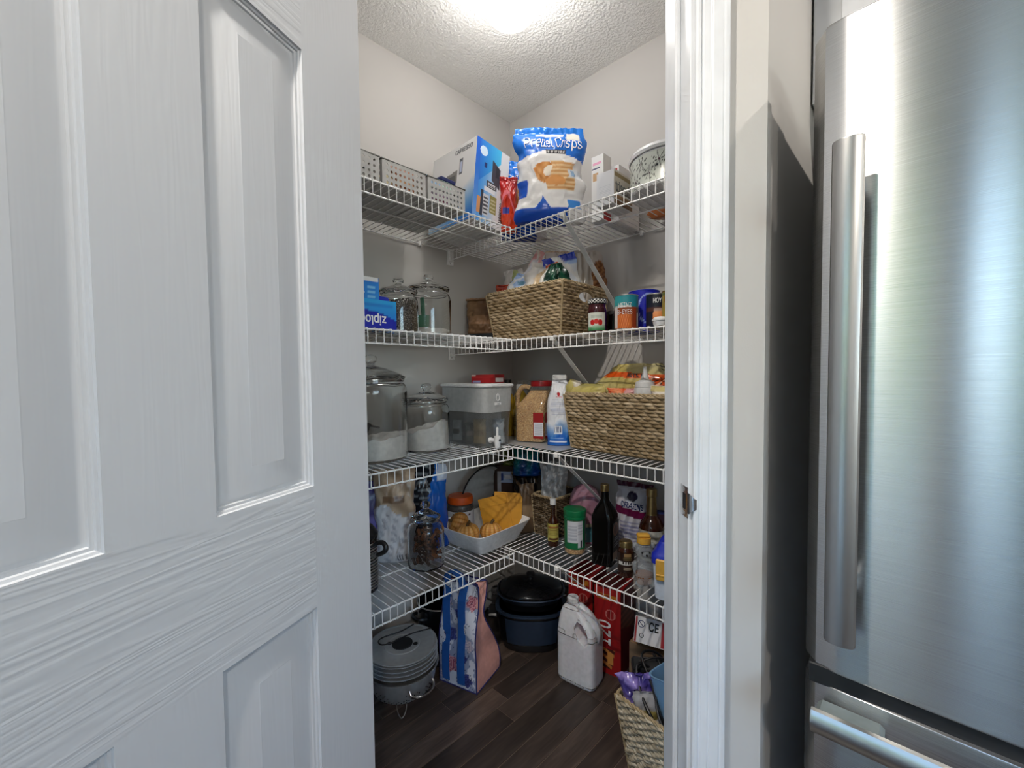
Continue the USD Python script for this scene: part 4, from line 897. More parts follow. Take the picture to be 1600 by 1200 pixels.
# tins and jars right of the basket
t = thing('jam_jar', 'dark jam jar with a black and white checked lid beside the second-shelf basket', 'jar', (0.731, -0.338, Z2_), 45)
obj('glass_body', lathe([(0, 0), (0.030, 0), (0.033, 0.004), (0.033, 0.072), (0.030, 0.084), (0.0285, 0.088), (0.0285, 0.096), (0, 0.096)], 40), 'jam', t)
label_band('label', t, 0.033, 0.006, 0.066, layer((206, 210, 200), (lambda u, v: v < .22 + .1 * u, lambda u, v: mix((40, 120, 60), (200, 206, 196), v * 3)), (ell(.3, .45, .13, .16), (186, 30, 26)), (ell(.5, .5, .12, .15), (200, 40, 34)), (ell(.7, .44, .12, .17), (180, 28, 26)), (rect(.2, .8, .68, .85), (180, 186, 176))), a0=-75, a1=40)
lidfn = lambda u, v: np.where(((np.floor(u * 34) + np.floor(v * 3)) % 2 > 0)[:, None], np.array([30, 34, 34]), np.array([216, 214, 210]))
obj('lid', lathe([(0, 0.0965), (0.0305, 0.0965), (0.0315, 0.098), (0.0315, 0.112), (0.030, 0.114), (0, 0.1145)], 40), 'black_plastic', t)
label_band('lid_checks', t, 0.0315, 0.0985, 0.1115, lidfn, n=272)
t = thing('small_jar', 'short dark jar between the jam jar and the beans can', 'jar', (0.752, -0.262, Z2_), 45)
obj('glass_body', lathe([(0, 0), (0.026, 0), (0.028, 0.004), (0.028, 0.060), (0.025, 0.066), (0, 0.066)], 32), 'dark_bottle', t); obj('lid', lathe([(0, 0.0665), (0.027, 0.0665), (0.027, 0.078), (0, 0.079)], 32), 'gap_black', t)
beans = layer(lambda u, v: mix((176, 84, 34), (120, 60, 36), v), (lambda u, v: v > .66, lambda u, v: mix((60, 150, 150), (20, 120, 150), u * 2.2 - .6)), (lambda u, v: (v < .42) & (u > .33) & (u < .52), lambda u, v: mix((176, 66, 20), (232, 150, 84), .5 + .5 * np.sin(u * 190) * np.cos(v * 26))), (rect(.53, .60, .0, .66), (150, 62, 34)), (rect(.60, .70, .0, .64), (104, 74, 60)), (rect(.62, .66, .08, .5), (206, 200, 196)), (rect(.25, .33, 0, .70), (206, 200, 196)), (rect(.335, .52, .64, .67), (226, 226, 222)))
t = can('food_can', 'beans can with a teal top and white lettering on the second shelf', (0.837, -0.330, Z2_), 45, 0.0375, 0.113, beans)
for s, z, ww in (('HEINZ', 0.0705, 0.043), ('B-EYES', 0.049, 0.047)):
    obj('lettering', move(wrap(text(s, 0.0150, False, ww), 0.0381, 0.0003, -0.42), 0, 0, z), 'ink_white', t, smooth=False)
t = can('food_can', 'tall royal blue can standing behind the beans can', (0.835, -0.205, Z2_), 45, 0.052, 0.142, layer((20, 28, 168), (lambda u, v: np.abs(np.hypot((u - .5) * 3.3, v - .55) - .36) < .02, (150, 170, 230)), (lambda u, v: (u > .56) & (u < .64), lambda u, v: np.where((v < .92)[:, None], (206, 208, 214), (20, 28, 168))), (lines(.57, .63, .1, .85, 16), (120, 122, 130))), 'blue_lid')
obj('lettering', move(wrap(text('J', 0.03, True), 0.0525, 0.0003, 0.2), 0, 0, 0.085), 'ink_white', t, smooth=False)
t = can('food_can', 'dark blue soup can with an orange picture near the doorway casing', (0.929, -0.300, Z2_), 45, 0.034, 0.108, layer((26, 30, 44), (rect(0, 1, .46, .62), (84, 52, 46)), (ell(.45, .32, .07, .2), lambda u, v: mix((220, 110, 40), (230, 160, 110), v * 2)), (rect(.53, .62, .62, .93), (196, 198, 206)), (lines(.40, .6, .48, .6, 2), (176, 150, 140)), (rect(.58, .8, .05, .40), (40, 44, 50))))
obj('lettering', move(wrap(text('HOY-D', 0.014, True, 0.04), 0.0346, 0.0003, -0.12), 0, 0, 0.078), 'ink_white', t, smooth=False)
can('food_can', 'gold and green can at the right end of the second shelf', (0.998, -0.335, Z2_), 45, 0.034, 0.105, layer((150, 130, 60), (rect(.3, .6, .7, .9), (120, 60, 30)), (ell(.4, .55, .08, .14), (206, 186, 110)), (ell(.42, .2, .08, .14), (196, 190, 170)), (rect(0, 1, .9, 1), (90, 100, 50))), 'gold_metal')
t = thing('small_tub', 'small white lidded tub in front of the soup can', 'tub', (0.972, -0.372, Z2_)); obj('body', lathe([(0, 0), (0.018, 0), (0.022, 0.014), (0, 0.014)], 28), 'white_plastic', t); obj('lid', lathe([(0, 0.0145), (0.0235, 0.0145), (0.0235, 0.019), (0.016, 0.026), (0, 0.029)], 28), 'white_plastic', t)

# ---------------------------------------------------------------- third shelf
Z3_ = SZ[2] + 0.0002
tag(obj('shelf_liner', box(0.02, 0.60, -0.385, -0.015, SZ[2] + 0.0002, SZ[2] + 0.0014, 0.0003), 'liner_film', smooth=False), 'thin cloudy plastic liner lying on the third right-hand shelf', 'shelf liner')
ZL = SZ[2] + 0.0016
t = glass_jar('glass_jar', 'tallest glass jar with flour and a black scoop inside', (0.205, -0.898, Z3_), 0.116, 0.350, 0.268, 0.104, ('flour_fill', 'flour', 0.070, 8, 40, 0.02, 0.008))
t = thing('black_scoop', 'black plastic scoop resting on the flour in the tallest jar', 'scoop', (0.225, -0.955, Z3_ + 0.094), 20, rx=-14)
obj('cup', loft([se(0.044, 0.05, 0, 3), se(0.056, 0.064, 0.034, 3), se(0.052, 0.06, 0.034, 3), se(0.04, 0.046, 0.003, 3)]), 'black_plastic', t)
obj('handle', box(-0.009, 0.009, 0.030, 0.088, 0.026, 0.032, 0.003), 'black_plastic', t)
glass_jar('glass_jar', 'shorter glass jar half full of flour on the third shelf', (0.203, -0.678, Z3_), 0.085, 0.250, 0.186, 0.074, ('flour_fill', 'flour', 0.088, 9, 40, 0.022, 0.016))

# water dispenser used as a bin
t = thing('drink_dispenser', 'grey and clear plastic drink dispenser with a white tap', 'dispenser', (0.222, -0.448, Z3_))
W, D, H, HB = 0.270, 0.150, 0.246, 0.134
obj('clear_tank', loft([se(W * .93, D * .9, 0, 9, 40), se(W * .95, D * .92, 0.004, 9, 40), se(W, D, HB, 9, 40), se(W - 0.006, D - 0.006, HB, 9, 40), se(W * .95 - 0.006, D * .92 - 0.006, 0.006, 9, 40)]), 'smoke_plastic', t, smooth=30)
obj('upper_tank', loft([se(W + .002, D + .002, HB + 0.0005, 9, 40), se(W + .012, D + .012, H - 0.016, 9, 40), se(W + .010, D + .010, H - 0.0145, 9, 40)]), 'grey_plastic', t, smooth=30)
obj('lid', loft([se(W + .02, D + .02, H - 0.014, 9, 40), se(W + .024, D + .024, H - 0.010, 9, 40), se(W + .022, D + .022, H - 0.003, 9, 40), se(W + .006, D + .006, H, 9, 40)]), 'white_plastic', t, smooth=30)
e = W / 2 + 0.0055
dm = tube([(e + 0.0006, -0.012 + 0.009 * math.sin(a) * (1 if math.cos(a) < 0 else 1 - 0.5 * math.cos(a)), 0.193 + 0.014 * math.cos(a)) for a in np.arange(20) * 2 * PI / 20], 0.0011, 5, True)
obj('drop_emblem', dm, 'ink_white', t)
obj('lettering', on_face(text('BRITA', 0.010, True, 0.036), (e - 0.0005, -0.012, 0.163), (0, 1, 0), (0, 0, 1)), 'ink_white', t, smooth=False)
tp = move(lathe([(0, 0), (0.011, 0), (0.011, 0.006), (0.008, 0.008), (0.008, 0.036), (0, 0.036)], 24), W / 2 - 0.006, -0.045, 0.030, ry=90)
tap = obj('tap', cat_(tp, move(lathe([(0, 0), (0.0085, 0), (0.0105, 0.004), (0.0125, 0.03), (0.0125, 0.046), (0, 0.046)], 24), W / 2 + 0.035, -0.045, 0.003)), 'white_plastic', t, 'white plastic tap')
obj('lever', box(W / 2 + 0.030, W / 2 + 0.039, -0.050, -0.040, 0.047, 0.082, 0.003), 'white_plastic', tap)
obj('tap_hole', move(lathe([(0, 0), (0.005, 0), (0.005, 0.0006), (0, 0.0006)], 16), W / 2 + 0.0478, -0.045, 0.034, ry=90), 'gap_black', tap)
for k, (x, y, w, d, h, c, c2, lab) in enumerate(((0.13, -0.475, 0.045, 0.05, 0.085, (186, 190, 190), (60, 40, 36), 'small white-capped spice packet inside the drink dispenser'), (0.20, -0.46, 0.05, 0.04, 0.075, (120, 118, 112), (160, 150, 140), 'grey packet inside the drink dispenser'),
        (0.275, -0.478, 0.055, 0.05, 0.098, (156, 132, 88), (120, 96, 60), 'tall bag of brown seeds inside the drink dispenser'), (0.335, -0.43, 0.05, 0.075, 0.10, (150, 158, 164), (120, 130, 136), 'silver grey packet inside the drink dispenser'), (0.16, -0.41, 0.06, 0.05, 0.07, (110, 70, 56), (176, 130, 110), 'dark brown packet at the back inside the drink dispenser'))):
    flat_pack('snack_packet', lab, 'packet', (x, y, Z3_ + 0.007), 20 + 30 * (k % 2), w, d * .6, h, c, c2, 70 + k)
t = carton('red_box', 'flat red box lying on top of the drink dispenser', (0.242, -0.400, Z3_ + H + 0.0005), 12, 0.115, 0.07, 0.034, layer((150, 20, 24), (lines(.05, .95, .55, .8, 2), (190, 60, 56)), (rect(.05, .4, .05, .3), (150, 150, 190)), (rect(0, .2, .8, 1), (200, 180, 170))), layer((120, 20, 22), (rect(.1, .9, .1, .6), (190, 190, 190))), 'red_plastic')

def bottle(name, label, loc, prof, look, n=36, cat='bottle', rz=0, group=None):
    t = thing(name, label, cat, loc, rz, group); obj('glass_body', lathe(prof, n), look, t); return t
t = bottle('oil_bottle', 'olive oil bottle with a dark cap behind the drink dispenser', (0.165, -0.205, ZL), [(0, 0), (0.030, 0), (0.033, 0.004), (0.033, 0.15), (0.026, 0.18), (0.014, 0.20), (0.013, 0.225), (0, 0.225)], 'oil')
obj('cap', move(lathe([(0, 0), (0.016, 0), (0.016, 0.03), (0, 0.031)], 24), 0, 0, 0.2255), 'black_plastic', t)
t = bottle('oil_bottle', 'yellow oil bottle with a white cap beside the grain jug', (0.225, -0.185, ZL), [(0, 0), (0.030, 0), (0.032, 0.004), (0.032, 0.17), (0.026, 0.19), (0.016, 0.205), (0.016, 0.21), (0, 0.21)], 'oil')
obj('cap', move(lathe([(0, 0), (0.018, 0), (0.018, 0.024), (0, 0.025)], 24), 0, 0, 0.2105), 'white_plastic', t)
label_band('label', t, 0.032, 0.03, 0.12, layer((170, 150, 84), (lines(.1, .9, .2, .8, 6), (120, 100, 50))))
# wire rack of clear lids at the back
t = thing('wire_rack', 'small dark wire rack standing behind the oil bottles', 'rack', (0.255, -0.075, ZL), 0)
for k in range(9): obj('wire', tube([(-0.11 + k * 0.0275, -0.04, 0.002), (-0.11 + k * 0.0275, -0.04, 0.25), (-0.11 + k * 0.0275, 0.03, 0.25), (-0.11 + k * 0.0275, 0.03, 0.002)], 0.0016, 6), 'steel', t)
for y, z in ((-0.04, 0.25), (0.03, 0.25), (-0.04, 0.2), (-0.04, 0.003), (0.03, 0.003)): obj('rail', tube([(-0.115, y, z), (0, y, z), (0.115, y, z)], 0.002, 6), 'steel', t)

# grain jug: square body, sloping shoulder with a grip, red lid set to the back
t = thing('grain_jug', 'clear square jug of golden grain with a grip and a red lid', 'jug', (0.362, -0.245, ZL), 18)
W = 0.135
def jugring(z, w, d, ox=0, oy=0, e=6): return se(w, d, z, e, 40, ox, oy)
sect = [(0, .92, .92, 0, 0), (.004, .97, .97, 0, 0), (.012, 1, 1, 0, 0), (.135, 1, 1, 0, 0), (.150, .985, .985, 0.001, 0.001), (.168, .86, .88, .012, .006), (.190, .74, .80, .022, .010), (.212, .62, .68, .026, .014)]
obj('shell', loft([jugring(z, W * a, W * b, ox, oy) for z, a, b, ox, oy in sect] + [jugring(.228, W * .56, W * .6, .026, .014, 2.4)]), 'clear_plastic', t, smooth=40)
obj('grain', loft([jugring(max(z, .003), W * a - .005, W * b - .005, ox, oy) for z, a, b, ox, oy in sect]), 'barley', t, smooth=40)
gp = curve([(-0.058, -0.045, 0.147), (-0.057, -0.045, 0.185), (-0.048, -0.044, 0.212), (-0.028, -0.040, 0.228), (-0.006, -0.032, 0.222)], 22)
obj('grip', tube(gp, 0.0115, 12), 'clear_plastic', t); obj('grip_grain', tube(gp, 0.0098, 10), 'barley', t)
obj('lid', move(lathe([(0, 0), (0.044, 0), (0.045, 0.002), (0.045, 0.02), (0.043, 0.023), (0, 0.0235)], 44), .026, .014, .2285), 'red_plastic', t)
panel('label', t, (W / 2, -0.055, 0.018), (0, 1, 0), (0, 0, 1), 0.11, 0.105, layer((150, 22, 24), (rect(.06, 1, .10, .62), (214, 214, 220)), (lines(.10, .9, .14, .58, 12), (176, 178, 190))))
panel('label', t, (0.022, -W / 2, 0.018), (1, 0, 0), (0, 0, 1), 0.0445, 0.105, layer((150, 22, 24), (rect(.05, .98, .10, .62), (216, 216, 222)), (lines(.15, .9, .14, .58, 12), (176, 178, 190))))
sug = layer(lambda u, v: mix((20, 96, 190), (226, 228, 234), np.clip((v - .12 + .05 * np.sin(u * 9)) * 4.2, 0, 1)), (lines(.16, .86, .46, .70, 8), (196, 200, 216)), (ell(.42, .76, .07, .03), (176, 30, 40)), (rect(.3, .6, .715, .725), (210, 140, 146)), (rect(.26, .56, .17, .30), (220, 226, 236)), (bars(.29, .53, .19, .28, 11), (60, 70, 110)), (rect(.08, .7, .045, .075), (210, 222, 240)), (rect(.1, .6, .10, .12), (120, 170, 220)))
t, p = pouch('sugar_bag', 'white and blue sugar bag with a folded top on the third shelf', 'sugar bag', (0.510, -0.262, ZL), 40, 0.098, 0.262, 0.075, sug, 'print_gloss', seed=81, nu=56, nv=90, wr=0.006, waist=-0.05, top=0.5, base=1.0)
obj('folded_top', box(-0.030, 0.026, -0.010, 0.006, 0.255, 0.275, 0.004), 'card_white', t)

basket('seagrass_basket', 'long seagrass basket holding yellow bags and a squeeze bottle on the third shelf', (0.802, -0.236, Z3_), -4, 0.47, 0.185, 0.206, 0.43, 0.145, 19, hole=(0.04, 0.16, 0.022))
bz = Z3_ + 0.012
def lying(name, label, cat, loc, rz, tilt, w, h, d, fn, seed, look='bag_print', **kw):
    return pouch(name, label, cat, loc, rz, w, h, d, fn, look, None, tilt, 0, seed=seed, **kw)
ylw = layer(lambda u, v: mix((186, 172, 96), (206, 190, 120), .5 + .5 * np.sin(u * 7)), (lambda u, v: (np.abs(v - .38) < .06) & (u > .1) & (u < .9) & (np.sin(u * 90) > -.2), (66, 58, 30)), (rect(0, 1, .9, 1), (170, 160, 100)))
lying('food_bag', 'yellow green printed bag with a rolled top at the left of the third-shelf basket', 'food bag', (0.640, -0.265, Z3_ + 0.150), -8, 0, 0.175, 0.092, 0.075, ylw, 91, wr=0.008, nu=40, nv=24, top=0.92)
t = thing('rolled_bag_top', 'rolled white and yellow bag top at the left end of the third-shelf basket', 'bag', (0.572, -0.262, Z3_ + 0.212), 30)
m = tube([(-0.008, 0, -0.01), (-0.006, 0, 0.016), (0.0, 0, 0.032), (0.014, 0, 0.026), (0.022, 0, 0.004)], [0.018, 0.022, 0.019, 0.020, 0.022], 14)
obj('roll', m, 'bag_print', t, smooth=True, col=layer((190, 176, 104), (lambda u, v: u > .55, (214, 206, 196)))(np.linspace(0, 1, len(m.vertices)), np.linspace(0, 1, len(m.vertices))))
yel = layer(lambda u, v: mix((196, 178, 104), (214, 204, 150), .5 + .5 * np.sin(u * 5 + v * 4)), (lambda u, v: np.abs(v - .74 + .10 * (u - .5)) < .055, (222, 88, 26)), (lambda u, v: (v < .35) & (u > .3), lambda u, v: mix((214, 160, 70), (200, 180, 104), v * 3)), (lambda u, v: (u > .84) & (np.sin(v * 60 + u * 30) > .2), (60, 50, 34)))
t, p = pouch('food_bag', 'plump yellow bag with an orange band in the third-shelf basket', 'food bag', (0.785, -0.150, Z3_ + 0.125), 14, 0.30, 0.190, 0.13, yel, 'foil_print', seed=92, nu=60, nv=40, wr=0.006, top=0.55, waist=-0.1, rx=-6, seal=0.04)
obj('lettering', p.letter(text('MULTI A', 0.013, True, 0.075), .50, .715, -3), 'ink_black', t, smooth=False)
t, p = lying('food_bag', 'orange bag lying at the front of the third-shelf basket', 'food bag', (0.790, -0.282, Z3_ + 0.150), 0, 0, 0.105, 0.078, 0.05, layer(lambda u, v: mix((226, 98, 62), (236, 150, 104), .5 + .5 * np.sin(u * 9 + v * 12)), (lambda u, v: (u > .7) & (v > .5), (206, 150, 150))), 93, 'foil_print', wr=0.010)
t = thing('squeeze_bottle', 'white squeeze bottle with a pointed nozzle in the third-shelf basket', 'bottle', (0.868, -0.262, Z3_ + 0.120), 0)
obj('body', lathe([(0, 0), (0.034, 0), (0.036, 0.004), (0.036, 0.102), (0.034, 0.110), (0, 0.110)], 36), 'white_plastic', t)
obj('cap', lathe([(0, 0.1105), (0.032, 0.1105), (0.033, 0.114), (0.031, 0.128), (0.016, 0.136), (0, 0.136)], 36), 'white_plastic', t); obj('nozzle', lathe([(0, 0.1365), (0.014, 0.1365), (0.009, 0.155), (0.006, 0.176), (0.004, 0.180), (0, 0.180)], 24), 'white_plastic', t)
lying('food_bag', 'orange mesh-patterned bag at the right end of the third-shelf basket', 'food bag', (0.925, -0.225, Z3_ + 0.150), -10, 0, 0.125, 0.112, 0.05, layer((206, 84, 34), (lambda u, v: np.sin(u * 40) * np.sin(v * 36) > .35, (70, 36, 24)), (lambda u, v: np.sin(u * 14 - v * 12) > .8, (226, 180, 150))), 94, 'foil_print', wr=0.012)
lying('food_bag', 'cream and orange bag at the right front of the third-shelf basket', 'food bag', (0.958, -0.290, Z3_ + 0.145), 0, 0, 0.11, 0.092, 0.05, layer((226, 218, 206), (rect(0, 1, .30, .42), (206, 110, 50)), (rect(0, 1, .8, 1), (206, 190, 130))), 95, 'foil_print')
for k, (x, y, z, lab) in enumerate(((0.652, -0.165, 0.205, 'higher silver lidded jar top between the yellow bags'), (0.680, -0.185, 0.195, 'lower silver lidded jar top between the yellow bags'))):
    t = thing('spice_jar', lab, 'jar', (x, y, Z3_ + z - 0.1), 0); obj('glass_body', lathe([(0, 0), (0.019, 0), (0.020, 0.003), (0.020, 0.08), (0, 0.08)], 24), 'coffee', t); obj('lid', lathe([(0, 0.0805), (0.0195, 0.0805), (0.0195, 0.094), (0.018, 0.097), (0, 0.097)], 28), 'chrome', t)

# ---------------------------------------------------------------- lowest shelf
Z4_ = SZ[3] + 0.0002
t = thing('coffee_press', 'black and steel coffee press with a looped handle at the door edge', 'coffee press', (0.246, -0.970, Z4_), 0)
obj('body', lathe([(0, 0), (0.050, 0), (0.052, 0.003), (0.052, 0.165), (0.054, 0.168), (0.054, 0.174), (0, 0.174)], 44), 'black_enamel', t)
for k in range(16): obj('rib', lathe([(0.0525, 0.012 + k * 0.0095), (0.0538, 0.0145 + k * 0.0095), (0.0525, 0.017 + k * 0.0095)], 44, True), 'steel', t)
obj('lid', lathe([(0, 0.1745), (0.055, 0.1745), (0.055, 0.184), (0.040, 0.205), (0.012, 0.214), (0, 0.214)], 44), 'black_plastic', t); obj('knob', lathe([(0, 0.2145), (0.005, 0.2145), (0.005, 0.226), (0.013, 0.232), (0.014, 0.24), (0, 0.246)], 24), 'black_plastic', t)
hd = curve([(0.052, 0.01, 0.150), (0.080, 0.018, 0.168), (0.104, 0.026, 0.170), (0.112, 0.028, 0.158), (0.100, 0.024, 0.142), (0.052, 0.01, 0.124)], 26)
h = obj('handle', tube(hd, [0.004 + 0.004 * math.sin(k / 25 * PI) for k in range(26)], 10), 'black_plastic', t); obj('handle_band', tube(hd[20:25], 0.0075, 10), 'chrome', h)
flat_pack('food_bag', 'purple bag behind the coffee press', 'food bag', (0.055, -0.855, Z4_), 60, 0.13, 0.06, 0.30, (66, 54, 130), (110, 100, 170), 101)
t, p = pouch('food_bag', 'clear bag of white flour below a beige printed top beside the bark jar', 'food bag', (0.125, -0.772, Z4_), 52, 0.150, 0.345, 0.085, layer((206, 205, 208), (lambda u, v: v > .56 + .07 * np.sin(u * 6), lambda u, v: mix((146, 122, 98), (196, 172, 146), .5 + .5 * np.sin(u * 12 + v * 25))), (lambda u, v: (v < .52) & (np.sin(u * 22 + v * 30) * np.sin(v * 44) > .5), (176, 176, 184)), (bars(.55, .85, .03, .10, 8), (60, 60, 66)), (lambda u, v: (v > .66) & (v < .72) & (np.abs(u - .5) < .25), (120, 92, 70))), 'bag_print', seed=102, wr=0.013, waist=0.02, nu=40, nv=56)
t, p = pouch('food_bag', 'black and bright blue bag standing behind the bark jar', 'food bag', (0.105, -0.615, Z4_), 50, 0.165, 0.335, 0.08, layer((26, 28, 34), (lambda u, v: u > .62 - .25 * np.sin(v * 3 + 1) * 0 + .10 * np.sin(v * 8), lambda u, v: mix((16, 66, 150), (30, 116, 206), v * 1.2 - .3)), (lambda u, v: (u < .6) & (np.sin(v * 70 + u * 6) > .75) & (v > .5), (110, 116, 120)), (lambda u, v: (v > .8) & (u > .8), (190, 200, 216))), 'foil_print', seed=103, wr=0.012)
t = thing('glass_jar', 'small glass jar full of brown bark pieces with a knobbed lid', 'jar', (0.248, -0.721, Z4_))
obj('glass_body', jar_body(0.066, 0.172, 0.046), 'jar_glass', t, smooth=30); obj('glass_lid', move(glass_lid(0.046, 0.062, 0.0185), 0, 0, 0.1724), 'jar_glass', t, 'clear glass lid with a round knob', smooth=30)
rng = random.Random(9); bark = []
plain('bark_dark', (66, 40, 28), 0.8, bump=0.5, scale=90); plain('bark_mid', (104, 64, 42), 0.8, bump=0.5, scale=90); plain('bark_light', (140, 88, 54), 0.8, bump=0.5, scale=90)
for k in range(95):
    r, a, z = 0.050 * math.sqrt(rng.random()), rng.random() * 2 * PI, 0.018 + 0.108 * rng.random()
    s = rng.uniform(0.6, 1.0)
    m = box(-0.016 * s, 0.016 * s, -0.006, 0.006, -0.0028, 0.0028, 0.002)
    m = move(m, r * math.cos(a), r * math.sin(a), z, rng.uniform(0, 360), rng.uniform(0, 360), rng.uniform(0, 360))
    d = np.hypot(m.vertices[:, 0], m.vertices[:, 1]); f = np.minimum(1, 0.0605 / np.maximum(d, 1e-6)); m.vertices[:, :2] *= f[:, None]; m.vertices[:, 2] = np.clip(m.vertices[:, 2], 0.009, 0.135)
    obj('bark_piece', m, rng.choice(('bark_dark', 'bark_dark', 'bark_mid', 'bark_light')), t, smooth=False)
t = thing('plastic_jar', 'white-labelled plastic jar with an orange lid behind the white dish', 'jar', (0.090, -0.432, Z4_), 48)
obj('body', lathe([(0, 0), (0.056, 0), (0.059, 0.004), (0.059, 0.115), (0.054, 0.130), (0.050, 0.134), (0, 0.134)], 48), 'clear_plastic', t)
obj('nuts', lathe([(0, 0.003), (0.053, 0.003), (0.0565, 0.006), (0.0565, 0.112), (0.050, 0.126), (0, 0.126)], 40), 'coffee', t)
obj('lid', lathe([(0, 0.1345), (0.053, 0.1345), (0.055, 0.137), (0.055, 0.160), (0.052, 0.166), (0.030, 0.168), (0, 0.168)], 56), 'orange_plastic', t)
label_band('label', t, 0.0592, 0.014, 0.108, layer((206, 204, 206), (ell(.62, .86, .012, .05), (60, 40, 50)), (rect(.0, .3, 0, .4), (176, 170, 170)), (lambda u, v: (u > .42) & (u < .54) & (v > .34) & (v < .46) & (np.sin(u * 300) > -.2), (170, 70, 66))))
label_band('name_patch', t, 0.0596, 0.086, 0.100, lambda u, v: np.array([24, 24, 28.0]), a0=-30, a1=18, n=16)
obj('lettering', move(wrap(text('KIRKLAND', 0.0085, True, 0.040), 0.0604, 0.0003, -0.10), 0, 0, 0.089), 'ink_white', t, smooth=False)
obj('lettering', move(wrap(text('Crystal', 0.013, True, 0.048), 0.0598, 0.0003, -0.12), 0, 0, 0.066), 'ink_red', t, smooth=False)

# the white dish with gourds
DC = (0.232, -0.428)
t = thing('serving_dish', 'deep white rectangular dish holding three small pumpkins', 'dish', (*DC, Z4_), 3)
def dish(z, a, b): return se(a, b, z, 9, 56)
obj('dish', loft([dish(0, .200, .215), dish(.003, .208, .223), dish(.055, .255, .288), dish(.082, .283, .318), dish(.085, .284, .319), dish(.0855, .279, .314), dish(.083, .275, .310), dish(.055, .246, .279), dish(.010, .200, .215), dish(.008, .18, .19)]), 'porcelain', t, smooth=40)
def pumpkin(name, label, loc, R, sq, tilt, rz, lobes=12, c0=(196, 132, 58), c1=(222, 170, 96)):
    t = thing(name, label, 'pumpkin', loc, rz, 'small pumpkins in the white dish', rx=tilt)
    n, nr = 96, 22; a = np.arange(n) * 2 * PI / n; rings, cols = [], []
    for k in range(nr + 1):
        b = -PI / 2 + PI * (0.02 + 0.96 * k / nr); rr = math.cos(b)
        lob = 1 - 0.10 * np.abs(np.cos(a * lobes / 2)) ** 6 * rr
        dip = 0.20 * R * max(0, 1 - rr * 2.6) if b > 0 else 0.08 * R * max(0, 1 - rr * 3)
        rings.append(np.stack([R * rr ** 0.85 * lob * np.cos(a), R * rr ** 0.85 * lob * np.sin(a), np.full(n, R * sq * math.sin(b) + R * sq - (dip if b > 0 else -dip))], 1))
        cols.append(mix(c0, c1, np.abs(np.sin(a * lobes / 2)) ** 1.5) * (0.94 + 0.06 * math.sin(k * 3)))
    m = loft(rings, (True, True)); cc = np.vstack(cols + [np.array([c0, c0])])
    obj('flesh', m, 'print_gloss', t, smooth=True, col=cc)
    obj('stem', tube([(0, 0, R * sq * 1.72), (0.002, 0, R * sq * 1.95), (0.006, 0.002, R * sq * 2.15), (0.012, 0.004, R * sq * 2.28)], [0.0075, 0.0055, 0.0055, 0.0065], 8), 'pumpkin_stem', t)
pumpkin('pumpkin', 'small striped pumpkin with an upright stem at the front of the white dish', (0.222, -0.500, Z4_ + 0.0105), 0.049, 0.80, 4, 0)
pumpkin('pumpkin', 'small pumpkin lying on its side at the back of the white dish', (0.160, -0.455, Z4_ + 0.045), 0.050, 0.80, -62, 150, 11, (186, 120, 52), (206, 150, 82))
pumpkin('pumpkin', 'small pumpkin in front of the yellow envelopes in the white dish', (0.270, -0.420, Z4_ + 0.0105), 0.046, 0.78, -8, 40)
plain('manila', (206, 146, 34), 0.6, bump=0.15, scale=30)
for k, (x, y, rz, rx, ry, lab) in enumerate(((0.252, -0.350, 40, -10, -14, 'yellow paper envelope standing in the white dish, nearest the pumpkins'), (0.268, -0.327, 44, -13, 4, 'yellow paper envelope standing behind the first in the white dish'))):
    t = thing('paper_envelope', lab, 'envelope', (x, y, Z4_ + 0.014 + 0.012 * k), rz, None, rx=rx, ry=ry)
    g = np.linspace(-1, 1, 9); m = loft([[(0.062 * q, -0.0012 - 0.004 * (1 - q * q) * math.sin(s * PI), 0.158 * s) for q in g] + [(0.062 * q, 0.0012 - 0.002 * (1 - q * q) * math.sin(s * PI), 0.158 * s) for q in g[::-1]] for s in np.linspace(0, 1, 8)])
    obj('pocket', m, 'manila', t, smooth=50); obj('flap', box(-0.061, 0.061, -0.0062, -0.0056, 0.118, 0.157, 0.0002), 'manila', t, smooth=False)

# the dim corner: tray, basket, boxes and bags
t = thing('round_tray', 'large round grey tray leaning on the left wall behind the orange-lidded jar', 'tray', (0.055, -0.285, Z4_ + 0.002), 0, ry=8)
m = move(lathe([(0, 0), (0.120, 0), (0.134, 0.010), (0.137, 0.012), (0.138, 0.010), (0.124, -0.003), (0, -0.003)], 64), 0, 0, 0.138, ry=90)
obj('plate', m, 'grey_plastic', t); obj('rim', tube([(0.012, 0.137 * math.cos(a), 0.138 + 0.137 * math.sin(a)) for a in np.arange(64) * 2 * PI / 64], 0.0032, 8, True), 'black_plastic', t)
t = thing('wire_basket', 'dark wire basket in the corner behind the white dish', 'basket', (0.135, -0.150, Z4_), 0)
for k in range(9):
    z = 0.004 + k * 0.0145; a = 0.085 + 0.012 * k / 8; obj('hoop', tube(np.column_stack([se(2 * a, 1.5 * a, z, 5, 36)]), 0.0022, 6, True), 'black_plastic', t)
for q in se(0.17, 0.128, 0, 5, 24): obj('upright', tube([q, q * 1.02 + [0, 0, 0.03], np.array([q[0] * 1.13, q[1] * 1.13, 0.122])], 0.0018, 5), 'black_plastic', t)
for s in (-1, 1): obj('grip', tube([(s * 0.097, -0.03, 0.12), (s * 0.100, -0.024, 0.145), (s * 0.100, 0, 0.153), (s * 0.100, 0.024, 0.145), (s * 0.097, 0.03, 0.12)], 0.003, 6), 'black_plastic', t)
